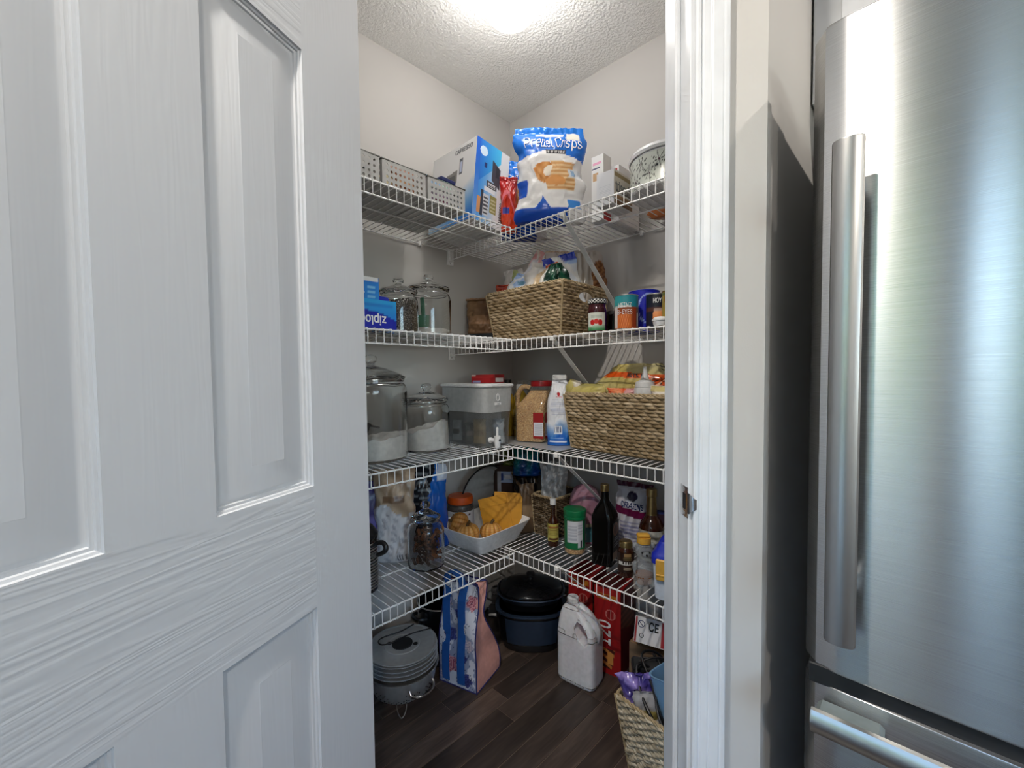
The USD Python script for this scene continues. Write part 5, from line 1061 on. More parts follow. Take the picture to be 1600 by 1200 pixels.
carton('food_box', 'dark brown box with a pale blue label standing in the wire basket', (0.120, -0.175, Z4_ + 0.006), 35, 0.115, 0.04, 0.255, layer((46, 28, 24), (rect(.14, .98, .70, .90), (150, 176, 216)), (rect(.14, .3, .3, .9), (176, 182, 196)), (rect(.3, .4, .74, .86), (40, 70, 150)), (rect(.45, .95, .76, .84), (206, 216, 234))), None, 'bark_dark')
t, p = pouch('food_bag', 'glossy black bag in the corner behind the yellow envelopes', 'food bag', (0.232, -0.165, Z4_), 45, 0.12, 0.245, 0.07, layer((18, 18, 22), (lambda u, v: (v > .6) & (np.sin(u * 17 + v * 21) > .7), (70, 54, 36))), 'foil_print', seed=111, wr=0.014)
t, p = pouch('food_bag', 'olive green bag lying on top of the dark wire basket', 'food bag', (0.150, -0.140, Z4_ + 0.262), 40, 0.13, 0.075, 0.08, lambda u, v: mix((66, 84, 34), (104, 120, 52), .5 + .5 * np.sin(u * 11)), 'foil_print', seed=112, wr=0.010)
t, p = pouch('food_bag', 'crinkled teal and blue bag above the black bag in the corner', 'food bag', (0.245, -0.165, Z4_ + 0.232), 45, 0.13, 0.13, 0.08, lambda u, v: mix((14, 60, 130), (16, 120, 112), v * 1.3 - .1 + .3 * np.sin(u * 14)), 'foil_print', seed=113, wr=0.016)
flat_pack('food_bag', 'crumpled brown paper bag beside the small seagrass basket', 'food bag', (0.302, -0.235, Z4_), 60, 0.07, 0.035, 0.215, (104, 84, 64), (140, 118, 92), 114)
basket('seagrass_basket', 'small seagrass basket with a clear bag inside on the lowest shelf', (0.392, -0.128, Z4_), 0, 0.135, 0.205, 0.172, 0.122, 0.185, 29, tone=(96, 80, 60), strand=0.0085, cell=0.015)
t, p = pouch('food_bag', 'clear crinkled bag rising from the small seagrass basket', 'food bag', (0.378, -0.140, Z4_ + 0.010), 48, 0.105, 0.300, 0.06, layer((176, 178, 180), (lambda u, v: np.sin(u * 16 + v * 40) * np.sin(v * 31 - u * 9) > .35, (214, 214, 212)), (lambda u, v: v < .4, (120, 110, 98))), 'clear_print', seed=115, wr=0.016, waist=0.0, top=1.2)

t = thing('extract_bottle', 'slim vanilla bottle with a white cap and a yellow label', 'bottle', (0.474, -0.266, Z4_), 40)
obj('glass_body', lathe([(0, 0), (0.0205, 0), (0.022, 0.003), (0.022, 0.092), (0.016, 0.106), (0.0085, 0.120), (0.0085, 0.166), (0, 0.166)], 32), 'brown_liquid', t)
obj('cap', lathe([(0, 0.1665), (0.0125, 0.1665), (0.0125, 0.188), (0.0115, 0.190), (0, 0.190)], 28), 'white_plastic', t)
for k in range(5): obj('neck_ring', lathe([(0.0085, 0.126 + k * 0.008), (0.0098, 0.128 + k * 0.008), (0.0085, 0.130 + k * 0.008)], 24, True), 'jar_glass', t)
label_band('label', t, 0.0222, 0.022, 0.092, layer((186, 176, 88), (lines(.1, .9, .35, .9, 6), (140, 124, 60)), (rect(.25, .8, .06, .2), (84, 52, 30)), (rect(.2, .8, .76, .86), (150, 90, 50))), a0=-95, a1=95)
t = thing('spice_tub', 'green-lidded plastic tub of grated cheese with a white label', 'tub', (0.578, -0.262, Z4_), 45)
obj('body', lathe([(0, 0), (0.037, 0), (0.040, 0.004), (0.041, 0.135), (0, 0.135)], 44), 'clear_plastic', t); obj('cheese', lathe([(0, 0.003), (0.036, 0.003), (0.0385, 0.006), (0.0393, 0.12), (0, 0.12)], 40), 'barley', t)
label_band('sleeve', t, 0.0402, 0.024, 0.134, layer((16, 104, 60), (rect(.36, .52, .22, .96), (206, 208, 214)), (lines(.37, .51, .3, .9, 9), (170, 174, 186)), (rect(.52, .60, .06, .96), (196, 198, 206)), (lines(.525, .595, .5, .92, 14), (150, 152, 164)), (bars(.53, .59, .08, .3, 30), (40, 40, 46)), (rect(.64, .70, .2, .9), (20, 60, 60))), R2=0.0412)
obj('lid', lathe([(0, 0.1355), (0.042, 0.1355), (0.043, 0.137), (0.043, 0.146), (0.0415, 0.147), (0.0425, 0.149), (0.0445, 0.166), (0.043, 0.170), (0.030, 0.171), (0, 0.171)], 56), 'green_plastic', t)
t = thing('clear_tub', 'rounded clear tub of pink drink powder with a teal band behind the green-lidded tub', 'tub', (0.530, -0.122, Z4_))
obj('body', lathe([(0, 0), (0.062, 0), (0.066, 0.005), (0.066, 0.15), (0.060, 0.185), (0.045, 0.215), (0.020, 0.228), (0, 0.23)], 48), 'pink_film', t); obj('powder', lathe([(0, 0.003), (0.060, 0.003), (0.0635, 0.007), (0.0635, 0.148), (0.052, 0.186), (0, 0.196)], 40), 'juice_pink', t)
label_band('label', t, 0.0662, 0.01, 0.085, layer((70, 120, 130), (rect(0, 1, .8, .97), (190, 176, 150)), (rect(.4, .6, .1, .5), (150, 180, 184))))
t = thing('oil_bottle', 'tall square black bottle with a gold cap on the lowest shelf', 'bottle', (0.712, -0.262, Z4_), 12)
obj('glass_body', loft([se(.072, .072, 0, 7, 40), se(.078, .078, .004, 7, 40), se(.080, .080, .16, 7, 40), se(.080, .080, .175, 6, 40), se(.066, .066, .198, 4, 40), se(.040, .040, .222, 2.4, 40), se(.030, .030, .232, 2, 40), se(.027, .027, .262, 2, 40)]), 'dark_bottle', t, smooth=40)
obj('cap', lathe([(0, 0.2625), (0.0155, 0.2625), (0.0155, 0.285), (0.0145, 0.288), (0, 0.288)], 32), 'gold_metal', t)
panel('label', t, (0.0402, -0.034, 0.022), (0, 1, 0), (0, 0, 1), 0.068, 0.135, layer((16, 15, 16), (ell(.5, .80, .40, .18), (120, 78, 54)), (ell(.5, .80, .3, .12), (84, 52, 40)), (lines(.2, .8, .50, .60, 2), (130, 132, 136)), (lines(.2, .85, .34, .46, 2), (120, 120, 126)), (rect(.05, .75, .0, .22), (126, 100, 84))), 'print_gloss')
cra = layer((206, 204, 214), (lambda u, v: v > .93, (70, 14, 44)), (ell(.46, .80, .16, .07), (40, 34, 66)), (lambda u, v: np.abs(v - .56 + (u - .5) * .06) < .055, (104, 20, 66)), (lines(.12, .9, .12, .46, 14), (150, 150, 184)))
t, p = pouch('food_bag', 'white and maroon dried cranberry bag leaning behind the honey jar', 'food bag', (0.705, -0.082, Z4_), 30, 0.125, 0.262, 0.07, cra, 'foil_print', seed=116, wr=0.006, nu=44, nv=60, ry=6, top=1.08, seal=0.10)
obj('lettering', p.letter(text('CRAISINS', 0.021, True, 0.088), .50, .63, -4), 'ink_navy', t, smooth=False)
t = thing('syrup_bottle', 'tall liqueur bottle with a long gold foil neck behind the honey bear', 'bottle', (0.838, -0.150, Z4_), 40)
obj('glass_body', lathe([(0, 0), (0.042, 0), (0.045, 0.004), (0.045, 0.125), (0.042, 0.142), (0.030, 0.162), (0.020, 0.176), (0.0185, 0.19), (0, 0.19)], 44), 'brown_liquid', t)
obj('foil_neck', lathe([(0.0205, 0.178), (0.0195, 0.182), (0.0165, 0.243), (0.019, 0.245), (0.019, 0.268), (0.017, 0.271), (0, 0.272)], 36), 'gold_metal', t)
label_band('label', t, 0.0452, 0.02, 0.128, layer((190, 188, 178), (rect(.3, .7, .1, .6), (40, 34, 30)), (rect(.62, .68, .0, .8), (120, 176, 170)), (rect(.3, .7, .74, .8), (130, 124, 112))), R2=0.0448)
t = thing('honey_jar', 'small dark honey jar with a gold lid and a cream label', 'jar', (0.818, -0.300, Z4_), 42)
obj('glass_body', lathe([(0, 0), (0.025, 0), (0.027, 0.004), (0.0275, 0.040), (0.024, 0.060), (0.0275, 0.080), (0.024, 0.092), (0.019, 0.098), (0, 0.098)], 36), 'brown_liquid', t)
obj('lid', lathe([(0, 0.0985), (0.021, 0.0985), (0.022, 0.1), (0.022, 0.114), (0.019, 0.119), (0, 0.12)], 32), 'gold_metal', t)
label_band('label', t, 0.0282, 0.018, 0.084, layer((40, 22, 14), (rect(.36, .64, .80, .96), (150, 120, 80)), (lines(.32, .68, .66, .78, 2), (120, 104, 70)), (rect(.1, .9, .40, .58), (206, 204, 200)), (lambda u, v: (u > .3) & (u < .72) & (v > .43) & (v < .55) & (np.sin(u * 62) > 0), (40, 34, 32)), (lines(.34, .66, .14, .32, 2), (176, 160, 140))), a0=-85, a1=85)
# honey bear bottle
import manifold3d as mf
def to_mf(m):
    m = trimesh.Trimesh(m.vertices, m.faces, process=True); m.fix_normals()
    return mf.Manifold(mf.Mesh(np.asarray(m.vertices, np.float32), np.asarray(m.faces, np.uint32)))
def from_mf(M):
    q = M.to_mesh(); return trimesh.Trimesh(q.vert_properties[:, :3], q.tri_verts, process=True)
def fuse(*ms):
    M = to_mf(ms[0])
    for m in ms[1:]: M = M + to_mf(m)
    q = from_mf(M); q = trimesh.Trimesh(*trimesh.remesh.subdivide_to_size(q.vertices, q.faces, 0.006), process=True); trimesh.smoothing.filter_taubin(q, iterations=8); return q
t = thing('honey_bear', 'clear bear-shaped honey bottle with a yellow cap', 'bottle', (0.893, -0.318, Z4_), 42)
def ball(x, y, z, r, sq=(1, 1, 1), sub=3): return move(sphere(r, sub, sq), x, y, z)
def ringo(z, w, d): return se(w, d, z, 2.3, 40)
bear = loft([ringo(0, .048, .042), ringo(.004, .056, .048), ringo(.03, .062, .052), ringo(.06, .060, .050), ringo(.082, .046, .042), ringo(.090, .042, .040), ringo(.100, .054, .048), ringo(.116, .058, .052), ringo(.130, .046, .044), ringo(.136, .034, .034)])
obj('body', fuse(bear, ball(-.026, 0, .128, .010), ball(.026, 0, .128, .010), ball(0, -.026, .106, .011, (1, .8, .8)), ball(-.031, -.012, .062, .011, (.8, 1, 1.9)), ball(.031, -.012, .062, .011, (.8, 1, 1.9)), ball(-.020, -.026, .014, .014, (1, 1, .9)), ball(.020, -.026, .014, .014, (1, 1, .9))), 'bear_plastic', t, smooth=60)
obj('honey', loft([ringo(.003, .044, .038), ringo(.008, .052, .044), ringo(.03, .057, .047), ringo(.036, .057, .047)]), 'amber', t)
fc = obj('face', cat_(ball(-.012, -.0262, .114, .0026), ball(.012, -.0262, .114, .0026), ball(0, -.0352, .108, .0034)), 'ink_black', t, 'dark eyes and nose of the bear')
obj('cap', cat_(lathe([(0, .1365), (.022, .1365), (.0225, .138), (.0215, .155), (0, .155)], 36), box(-.022, .018, -.012, .012, .155, .166, .003)), 'yellow_plastic', t)
# the tub at the casing
t = thing('storage_tub', 'white storage tub with a blue lid and a yellow clip at the doorway casing', 'tub', (0.997, -0.328, Z4_), 14)
def tub(z, w, d): return se(w, d, z, 7, 40)
plain('tub_white', (206, 214, 226), 0.35)
obj('body', loft([tub(0, .092, .088), tub(.004, .098, .094), tub(.118, .112, .104), tub(.120, .112, .104)]), 'tub_white', t, smooth=35)
obj('lid', loft([tub(.112, .118, .110), tub(.128, .120, .112), tub(.140, .116, .108), tub(.150, .096, .09), tub(.172, .080, .078), tub(.176, .074, .072)]), 'blue_lid', t, smooth=35)
obj('clip', cat_(box(-.042, .010, -.0625, -.0535, .066, .130, .003), box(-.040, .008, -.0645, -.0615, .080, .086, .001)), 'yellow_plastic', t, 'yellow snap clip')
t = carton('food_box', 'dark maroon box with white lettering at the back of the lowest shelf', (0.905, -0.072, Z4_), 25, 0.165, 0.05, 0.175, layer((44, 22, 40), (rect(.02, .98, .60, .82), (30, 28, 36)), (rect(0, .5, 0, .45), (26, 60, 66)), (ell(.8, .3, .25, .22), (150, 150, 160))), None, 'ink_navy')
obj('lettering', on_face(text('KIRKLAND', 0.022, True, 0.13), (0.01, -0.0255, 0.112), (1, 0, 0), (0, 0, 1)), 'ink_white', t, smooth=False)

# ---------------------------------------------------------------- on the floor
# steel colander with a stack of clear lidded tubs
t = thing('colander', 'perforated steel colander on wire feet with looped handles', 'colander', (0.212, -0.805, 0.0), 10)
R, H0, H1 = 0.122, 0.028, 0.128
prof = [(0.0, H0), (0.055, H0), (0.080, H0 + 0.006), (0.102, H0 + 0.024), (0.114, H0 + 0.055), (R - 0.003, H1 - 0.006), (R, H1), (R + 0.006, H1 + 0.001), (R + 0.006, H1 + 0.0025), (R - 0.001, H1 + 0.0015), (R - 0.0045, H1 - 0.006), (0.1125, H0 + 0.055), (0.1005, H0 + 0.025), (0.079, H0 + 0.0075), (0.055, H0 + 0.0015), (0, H0 + 0.0015)]
plain('colander_steel', (200, 199, 197), 0.3, 0.8)
obj('bowl', lathe(prof, 72), 'colander_steel', t)
for j, (r, z) in enumerate(((0.1155, 0.086), (0.1135, 0.078), (0.1145, 0.070), (0.1075, 0.062), (0.1035, 0.055), (0.096, 0.046))):
    ms = []
    for k in range(40):
        a = k / 40 * 2 * PI + 0.08 * (j % 2)
        if (k // 3) % 2 and j < 3: continue
        ms.append(move(sphere(0.0019, 0), (r + .0005) * math.cos(a), (r + .0005) * math.sin(a), z))
    obj('hole_ring', cat_(*ms), 'gap_black', t, kind='stuff')
for k in range(3):
    a = -PI / 4 + k * 2 * PI / 3
    c, s = math.cos(a), math.sin(a)
    pth = [(r * c - q * s, r * s + q * c, z) for r, q, z in ((0.088, -0.016, H0 + 0.012), (0.098, -0.010, 0.012), (0.102, 0, 0.0026), (0.098, 0.010, 0.012), (0.088, 0.016, H0 + 0.012))]
    obj('foot', tube(curve(pth, 18), 0.0024, 7), 'chrome', t)
for a in (-0.22, -0.22 + PI):
    c, s = math.cos(a), math.sin(a)
    pth = [(r * c - q * s, r * s + q * c, z) for r, q, z in ((R + .002, -0.045, 0.112), (R + 0.012, -0.043, 0.100), (R + 0.026, -0.030, 0.096), (R + 0.032, 0, 0.094), (R + 0.026, 0.030, 0.096), (R + 0.012, 0.043, 0.100), (R + .002, 0.045, 0.112))]
    obj('handle', tube(curve(pth, 26), 0.0042, 8), 'chrome', t)
film('tub_clear', (216, 218, 220), 0.5, 0.12)
for k in range(4):
    z = H1 + 0.0035 + k * 0.0145
    t2 = thing('clear_bowl', ('lowest', 'second', 'third', 'top')[k] + ' clear plastic bowl of the stack in the colander', 'bowl', (0.212, -0.805, z))
    ro = 0.121
    obj('bowl', lathe([(0, 0), (0.105, 0.0), (ro - 0.003, 0.008), (ro, 0.0125), (ro + 0.003, 0.0135), (ro + 0.003, 0.0142), (ro - 0.0015, 0.0138), (ro - 0.0045, 0.009), (0.104, 0.0012), (0, 0.0012)], 64), 'tub_clear', t2)
t2 = thing('splatter_lid', 'grey flat lid with a round black centre on the stack in the colander', 'lid', (0.212, -0.805, H1 + 0.0035 + 4 * 0.0145 + 0.001))
plain('lid_grey', (150, 152, 152), 0.35)
obj('disc', lathe([(0, 0), (0.116, 0), (0.122, 0.003), (0.122, 0.0075), (0.117, 0.008), (0.114, 0.005), (0.062, 0.0055), (0.060, 0.008), (0.056, 0.008), (0.054, 0.0055), (0, 0.0055)], 72), 'lid_grey', t2)
obj('centre', lathe([(0, 0.006), (0.036, 0.006), (0.036, 0.0085), (0.033, 0.010), (0, 0.010)], 48), 'gap_black', t2)
for a in (0.75, 0.75 + PI): obj('slot', move(lathe([(0, 0.006), (0.0085, 0.006), (0.0085, 0.0075), (0, 0.0075)], 20), 0.047 * math.cos(a), 0.047 * math.sin(a), 0), 'gap_black', t2)
t2 = thing('wire_lifter', 'bent wire handle lying over the grey lid', 'lifter', (0.212, -0.805, H1 + 0.0735), 0)
obj('wire', tube(curve([(0.02, 0.11, 0.012), (-0.01, 0.02, 0.010), (-0.016, -0.05, 0.010), (-0.03, -0.068, 0.010), (-0.058, -0.060, 0.010), (-0.062, -0.045, 0.010), (-0.05, 0.01, 0.010), (-0.05, 0.08, 0.012)], 50), 0.0024, 7), 'black_plastic', t2)
t = thing('stock_pot', 'black pot with a thin steel rim behind the colander', 'pot', (0.118, -0.560, 0), 90)
obj('body', lathe([(0, 0), (0.088, 0), (0.098, 0.008), (0.100, 0.235), (0.096, 0.235), (0.094, 0.012), (0, 0.008)], 56), 'black_enamel', t); obj('rim', tube([(0.101 * math.cos(a), 0.101 * math.sin(a), 0.236) for a in np.arange(56) * 2 * PI / 56], 0.003, 8, True), 'steel', t)
for s in (-1, 1): obj('handle', tube(curve([(s * 0.100, -0.035, 0.20), (s * 0.125, -0.025, 0.205), (s * 0.130, 0, 0.205), (s * 0.125, 0.025, 0.205), (s * 0.100, 0.035, 0.20)], 18), 0.006, 8), 'black_plastic', t)

# floral tote bag with blue straps and pink ends
t = thing('tote_bag', 'floral tote bag with blue straps and pink sides standing on the floor', 'bag', (0.318, -0.640, 0), 16)
w, d, h = 0.165, 0.165, 0.385
g = np.linspace(0, 1, 25)
def tote(z):
    k = z / h; ww = w * (1 - .05 * k); sm = min(max((k - .18) / .55, 0), 1); dd = d * (1 - 0.68 * sm * sm * (3 - 2 * sm))
    y0 = 0.03 * k - 0.012 * math.sin(k * PI)
    return ww, dd, y0
rings = []
for z in np.linspace(0, h, 22):
    ww, dd, y0 = tote(z); k = z / h; pin = 0.055 * k * (1 - .15 * k)
    n = 9; p = []
    for s in np.linspace(-1, 1, n): p.append((s * ww / 2, y0 - 0.010 * math.sin(s * 3 + z * 26) * k, z))
    for s in np.linspace(0, 1, n)[1:]: p.append((ww / 2 - pin * (1 - abs(2 * s - 1)) + 0.004 * math.sin(z * 40), y0 + dd * s, z))
    for s in np.linspace(1, -1, n)[1:]: p.append((s * ww / 2, y0 + dd, z))
    for s in np.linspace(1, 0, n)[1:-1]: p.append((-ww / 2 + pin * (1 - abs(2 * s - 1)), y0 + dd * s, z))
    rings.append(p)
R_ = np.array(rings); nrow, nc = R_.shape[:2]
vv = R_.reshape(-1, 3); ff = grid_faces(nrow, nc, True)
def sub(i0, i1):
    idx = np.arange(i0, i1 + 1) % nc; P = R_[:, idx]; return trimesh.Trimesh(P.reshape(-1, 3), grid_faces(nrow, len(idx), False), process=False)
from scipy.ndimage import zoom as _zoom
def floral_face(i0, i1, name, flip):
    idx = np.arange(i0, i1 + 1) % nc; P = np.stack([_zoom(R_[:, idx, c], (4, 5), order=1) for c in range(3)], -1)
    a, b = P.shape[:2]; V, U = np.meshgrid(np.linspace(0, 1, a), np.linspace(0, 1, b), indexing='ij'); U, V = U.ravel(), V.ravel()
    c = np.zeros((len(U), 3)) + np.array([196, 200, 212]); rg = np.random.default_rng(8)
    c[meshkit.fbm(np.stack([U * 7, V * 14, U * 0], -1), 3, 2) > 0.52] = (132, 142, 170)
    for fx, fy, r, kind in ((.30, .22, .20, 1), (.72, .10, .15, 2), (.30, .50, .15, 2), (.8, .44, .14, 0), (.55, .72, .13, 2), (.85, .83, .15, 1), (.2, .8, .12, 0), (.65, .30, .10, 2), (.08, .08, .1, 0)):
        dx, dy = (U - fx), (V - fy) * h / w; rr, an = np.hypot(dx, dy), np.arctan2(dy, dx)
        on = rr < r * (1 + .16 * np.cos(an * 5 + fx * 9)); pet = np.sin(rr * 95 + 2.2 * np.cos(an * 3))
        cols = ((206, 190, 196), (198, 142, 150), (34, 38, 92))[kind]; c2 = ((150, 150, 176), (142, 72, 92), (56, 62, 128))[kind]
        c[on] = np.where((pet > 0)[:, None], cols, c2)[on]
    lf = np.abs(np.sin((U * 3 + V * 6) * 3.0 + np.sin(V * 30))) < .05; c[lf] = (40, 50, 84)
    obj(name, trimesh.Trimesh(P.reshape(-1, 3), grid_faces(a, b, False), process=False), 'cloth_print', t, smooth=True, col=np.clip(c + 0, 0, 255))
floral_face(0, 8, 'front_panel', False); floral_face(16, 24, 'back_panel', True)
plain('tote_pink', (200, 146, 136), 0.7, bump=0.15, scale=60); plain('tote_blue', (26, 84, 158), 0.55); plain('tote_piping', (36, 38, 92), 0.6)
obj('side_panel', sub(8, 16), 'tote_pink', t, 'plain pink side panel', smooth=True); obj('side_panel', sub(24, nc), 'tote_pink', t, 'plain pink side panel', smooth=True)
bt = R_[0]; m = trimesh.Trimesh(np.vstack([bt, bt.mean(0)]), np.stack([(np.arange(nc) + 1) % nc, np.arange(nc), np.full(nc, nc)], 1), process=False); obj('base', m, 'tote_pink', t, smooth=False)
for i in (0, 8, 16, 24): obj('piping', tube(R_[:, i % nc], 0.0026, 6), 'tote_piping', t)
obj('hem', tube(R_[-1], 0.003, 6, True), 'tote_piping', t); obj('base_piping', tube(R_[0] + [0, 0, .0026], 0.0026, 6, True), 'tote_piping', t)
for sx in (-0.050, 0.018):
    pts = [(sx, R_[int(k * (nrow - 1)), 4][1] - 0.0045, h * k) for k in np.linspace(0.05, 1, 14)]
    rg = [[(x - .0165, y - .0008, z), (x + .0165, y - .0008, z), (x + .0165, y + .0008, z), (x - .0165, y + .0008, z)] for x, y, z in pts]
    m = loft(rg); m.fix_normals(); obj('strap', m, 'tote_blue', t, 'bright blue strap', smooth=False)
lp = curve([(-0.046, 0.012, h), (-0.044, 0.006, h + 0.035), (-0.020, 0.002, h + 0.05), (0.014, 0.004, h + 0.034), (0.020, 0.012, h)], 22)
m = loft([[(x - .002, y - .0165, z), (x + .002, y - .0165, z), (x + .002, y + .0165, z), (x - .002, y + .0165, z)] for x, y, z in lp]); m.fix_normals(); obj('strap_loop', m, 'tote_blue', t, smooth=False)

# slow cooker and the pot nested in it
t = thing('slow_cooker', 'oval black slow cooker with a dark blue front on the floor', 'slow cooker', (0.322, -0.235, 0), 42)
def oval(z, a, b, e=2.6): return se(a, b, z, e, 56)
obj('base', loft([oval(0, .24, .19), oval(.004, .25, .20), oval(.030, .262, .212), oval(.034, .262, .212)]), 'black_plastic', t, smooth=40)
obj('housing', loft([oval(.0345, .268, .218), oval(.05, .276, .226), oval(.15, .296, .244), oval(.158, .296, .244)]), 'black_enamel', t, smooth=40)
fr_ = []
for z, a, b in ((.040, .272, .222), (.06, .2795, .2295), (.148, .2970, .2455)):
    q = se(a, b, z, 2.6, 120); fr_.append(q[76:106])
P = np.array(fr_); P = P + np.array([0, -0.0012, 0]); m = trimesh.Trimesh(P.reshape(-1, 3), grid_faces(3, P.shape[1], False), process=False); obj('front_band', m, 'slate_blue', t, 'dark blue metal front band', smooth=True)
obj('rim', loft([oval(.1585, .306, .254), oval(.161, .310, .258), oval(.166, .308, .256), oval(.166, .276, .224), oval(.1585, .276, .224)]), 'slate_blue', t, smooth=40)
for s in (-1, 1): obj('handle', cat_(box(s * .165 - .022, s * .165 + .022, -.045, .045, .118, .134, .006)), 'black_plastic', t)
t = thing('roasting_pot', 'black oval pot with steel side handles set in the slow cooker', 'pot', (0.322, -0.235, 0.1675), 42)
obj('body', loft([oval(0, .22, .17), oval(.004, .235, .185), oval(.052, .272, .222), oval(.058, .286, .236), oval(.062, .288, .238), oval(.064, .276, .226), oval(.012, .22, .17)]), 'black_enamel', t, smooth=40)
obj('rim', tube(se(.289, .239, .060, 2.6, 60), 0.0028, 7, True), 'slate_blue', t)
for s in (-1, 1):
    h_ = obj('handle', tube(curve([(s * .138, -.038, .048), (s * .162, -.030, .050), (s * .170, 0, .052), (s * .162, .030, .050), (s * .138, .038, .048)], 22), .0042, 8), 'chrome', t)
obj('lid', loft([oval(.0645, .270, .220), oval(.070, .268, .218), oval(.090, .20, .16), oval(.100, .10, .08), oval(.102, .02, .02)]), 'black_enamel', t, smooth=40)
obj('lid_knob', move(lathe([(0, 0), (0.010, 0), (0.008, 0.010), (0.018, 0.016), (0.019, 0.024), (0, 0.027)], 28), 0, 0, .102), 'black_plastic', t)

# white jug with a moulded grip
t = thing('plastic_jug', 'white translucent plastic jug with a moulded grip on the floor', 'jug', (0.622, -0.292, 0), 7)
def jr(z, w, d, ox=0, e=6): return se(w, d, z, e, 44, ox, 0)
sect = [(0, .140, .088, 0), (.004, .149, .096, 0), (.014, .155, .102, 0), (.185, .155, .102, 0), (.200, .153, .100, 0), (.225, .140, .092, -.004), (.250, .108, .078, -.016), (.275, .068, .060, -.028)]
body = loft([jr(*s) for s in sect] + [se(.044, .042, .288, 2.4, 44, -.030, 0), se(.037, .037, .292, 2, 44, -.030, 0)])
grip_full = tube(curve([(.062, 0, .170), (.066, 0, .200), (.056, 0, .232), (.030, 0, .262), (-.008, 0, .280)], 26), 0.0185, 16)
B = to_mf(body)
# the opening through the upper right shoulder
q = np.array([(0.010, .236), (.030, .232), (.050, .205), (.052, .180), (.040, .170), (.022, .182), (.004, .214)])
poly = Polygon(q).buffer(.004); hole_ = trimesh.creation.extrude_polygon(poly, 0.2, engine='earcut'); v = hole_.vertices; hole_ = trimesh.Trimesh(np.stack([v[:, 0], 0.1 - v[:, 2], v[:, 1]], 1), hole_.faces, process=False); hole_.fix_normals()
J = (B + to_mf(grip_full)) - to_mf(hole_)
mj = J.to_mesh(); mj = trimesh.Trimesh(mj.vert_properties[:, :3], mj.tri_verts, process=True)
mj = trimesh.remesh.subdivide_to_size(mj.vertices, mj.faces, 0.012); mj = trimesh.Trimesh(*mj, process=True); trimesh.smoothing.filter_taubin(mj, iterations=6)
obj('body', mj, 'hdpe', t, smooth=60)
obj('cap', move(lathe([(0, 0), (0.0205, 0), (0.0215, 0.002), (0.0215, 0.016), (0.019, 0.019), (0, 0.0195)], 36), -.030, 0, .2925), 'white_plastic', t)

# red soda cartons
plain('carton_red', (150, 20, 22), 0.35); plain('carton_dark', (70, 14, 16), 0.4)
red = layer((158, 20, 22), (lambda u, v: (v > .90), (176, 34, 26)), (rect(.12, .85, .865, .925), (206, 130, 40)), (rect(.12, .34, .87, .92), (150, 60, 30)), (rect(.44, .60, .87, .92), (140, 50, 26)), (ell(.62, .70, .20, .06), (196, 110, 104)), (ell(.62, .70, .16, .048), (150, 26, 28)), (lambda u, v: (np.abs(np.sin((u - .62) * 24)) < .25) & (((u - .62) / .16) ** 2 + ((v - .70) / .048) ** 2 < 1), (206, 150, 140)),
   (lambda u, v: (v < .30) & (v > .06) & (np.abs(u - .45 - (v - .18) * .6) < .28), lambda u, v: np.where((np.sin(v * 80 + u * 11) > .1)[:, None], (190, 120, 60), (70, 26, 20))), (lambda u, v: (v < .26) & (v > .12) & (u > .5) & (u < .72), (206, 140, 70)))
for k, (x, y, rz, lab) in enumerate(((0.672, -0.130, 8, 'red drink carton with large white numerals standing behind the white jug'), (0.525, -0.098, 8, 'red drink carton standing between the slow cooker and the other red carton'))):
    t = carton('drink_carton', lab, (x, y, 0), rz, 0.108, 0.135, 0.335, red, layer((96, 16, 18), (lambda u, v: np.abs(v - .72 + u * .15) < .14, lambda u, v: mix((84, 44, 34), (120, 70, 56), .5 + .5 * np.sin(v * 90)))), 'carton_red', 'carton', n=56)
    obj('lettering', on_face(text('120', 0.052, True, 0.092), (0.012, -0.0675, 0.160), (1, 0, 0), (0, 0, 1), 90), 'ink_white', t, smooth=False)
carton('cardboard_box', 'plain brown cardboard box behind the wicker floor basket', (0.835, -0.100, 0), 4, 0.16, 0.13, 0.150, layer((140, 116, 92), (lines(.1, .9, .2, .8, 9), (126, 104, 82))), None, 'card_brown')
t = thing('toy_carton', 'white and red carton with safety marks tilted on the brown box', 'carton', (0.872, -0.148, 0.168), 14, rx=-24)
obj('body', box(-.085, .085, -.055, .055, 0, .085, .001), 'card_white', t, smooth=False)
panel('front_print', t, (-.085, -.055, 0), (1, 0, 0), (0, 0, 1), .17, .085, layer((222, 222, 226), (rect(0, .045, 0, 1), (160, 24, 30)), (rect(.56, .64, 0, 1), (160, 24, 40)), (rect(.75, 1, .6, 1), (150, 20, 24)), (rect(.0, 1, .97, 1), (170, 60, 60))))
panel('top_print', t, (-.085, -.055, .085), (1, 0, 0), (0, 1, 0), .17, .11, layer((216, 216, 222), (lambda u, v: u > .42, lambda u, v: mix((74, 44, 32), (120, 84, 62), .5 + .5 * np.sin(u * 22 + v * 9))), (ell(.66, .45, .12, .3), (206, 204, 206)), (rect(.82, 1, 0, 1), (140, 24, 28)), (ell(.88, .35, .05, .16), (170, 140, 70)), (lines(.06, .32, .55, .8, 3), (110, 110, 120))))
obj('lettering', on_face(text('CE', 0.028, True, 0.034), (-0.018, -0.055, 0.046), (1, 0, 0), (0, 0, 1)), 'ink_black', t, smooth=False)
obj('no_entry_mark', cat_(tube([(-.062 + .011 * math.cos(a), -.0560, .062 + .011 * math.sin(a)) for a in np.arange(24) * 2 * PI / 24], .0012, 5, True), tube([(-.070, -.056, .070), (-.062, -.056, .062), (-.054, -.056, .054)], .0012, 5)), 'ink_navy', t)
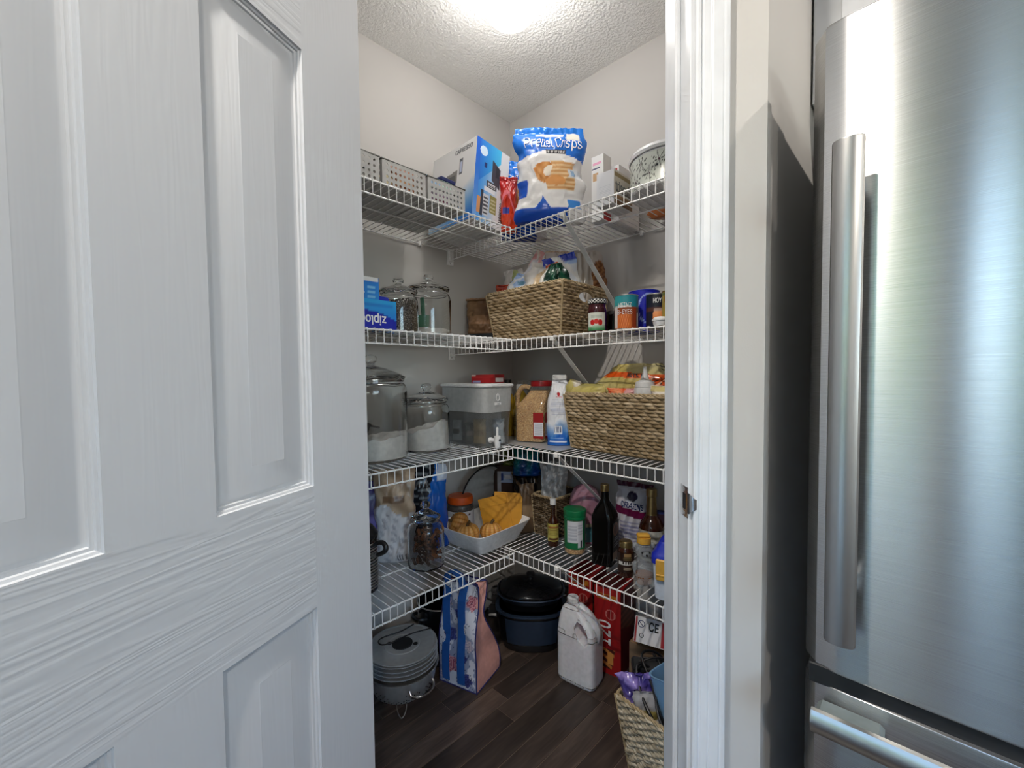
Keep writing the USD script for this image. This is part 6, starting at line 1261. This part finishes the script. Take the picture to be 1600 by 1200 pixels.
obj('recycling_mark', tube([(-.058 + .007 * math.cos(a), -.0560, .025 + .007 * math.sin(a)) for a in np.arange(20) * 2 * PI / 20], .001, 5, True), 'ink_black', t)

# the wicker basket of cables by the casing
WB = (1.070, -0.432)
basket('wicker_basket', 'pale wicker floor basket of cables and plastic at the doorway casing', (*WB, 0), -10, 0.270, 0.270, 0.235, 0.205, 0.215, 37, tone=(166, 154, 132), strand=0.0092, cell=0.017)
t, p = pouch('plastic_bag', 'purple translucent bag draped at the left rim of the floor basket', 'bag', (0.968, -0.492, 0.150), 40, 0.10, 0.142, 0.04, lambda u, v: mix((60, 50, 120), (150, 130, 200), .5 + .5 * np.sin(u * 9 + v * 13)), 'foil_print', seed=121, wr=0.016, top=1.3, seal=0.02)
flat_pack('foil_packet', 'crumpled silver and yellow foil packet in the floor basket', 'packet', (1.000, -0.508, 0.160), 42, 0.08, 0.03, 0.105, (190, 188, 190), (176, 160, 90), 122)
for k, pts in enumerate((((.985, -.40, .19), (.965, -.43, .28), (.950, -.46, .298), (.975, -.505, .262), (1.03, -.54, .225), (1.05, -.52, .17)), ((1.0, -.36, .2), (.965, -.38, .30), (.945, -.43, .312), (.985, -.47, .285), (1.035, -.52, .255), (1.075, -.53, .19)), ((1.03, -.35, .2), (.985, -.40, .302), (.945, -.465, .285), (.99, -.515, .250), (1.04, -.535, .18)), ((1.06, -.40, .21), (1.02, -.48, .275), (1.05, -.545, .245), (1.10, -.56, .20)), ((.985, -.34, .21), (.95, -.37, .285), (.975, -.40, .30), (1.02, -.44, .272), (1.03, -.50, .2)), ((.99, -.45, .2), (.95, -.42, .272), (.98, -.38, .29), (1.04, -.41, .27), (1.07, -.48, .21)))):
    t = thing('cable', ('black power cable looped over the purple bag in the floor basket', 'black cable arched highest over the floor basket', 'black cable crossing behind the foil packet in the floor basket', 'grey-black cable hanging toward the rim at the right of the floor basket', 'black cable coiled at the back of the floor basket', 'black cable under the charger in the floor basket')[k], 'cable')
    obj('lead', tube(curve(pts, 30), 0.0042 - .0004 * k, 7), 'black_plastic', t); e = np.array(pts[0], float); obj('plug', box(e[0] - .010, e[0] + .010, e[1] - .008, e[1] + .008, e[2] - .018, e[2] + .004, .003), 'gap_black', t)
t = thing('charger', 'black charger block among the cables of the floor basket', 'charger', (0.958, -0.410, 0.252), 35, rx=22)
obj('block', box(-.052, .052, -.025, .025, 0, .034, .006), 'black_plastic', t); obj('label', box(-.03, .03, -.018, .018, .0342, .0346, .0001), 'gap_black', t)
t = thing('plastic_container', 'blue translucent plastic container standing in the floor basket beside the casing', 'container', (1.112, -0.440, 0.165), -12, ry=-12)
obj('tub', loft([se(.10, .16, 0, 6, 40), se(.105, .165, .004, 6, 40), se(.125, .19, .165, 6, 40), se(.13, .195, .17, 6, 40), se(.12, .185, .17, 6, 40), se(.10, .16, .006, 6, 40)]), 'blue_plastic', t, smooth=40)
flat_pack('plastic_bag', 'crumpled lilac plastic bag tucked behind the tilted carton', 'bag', (0.98, -0.17, 0.0), 30, 0.16, 0.12, 0.38, (150, 156, 186), (96, 100, 140), 123)
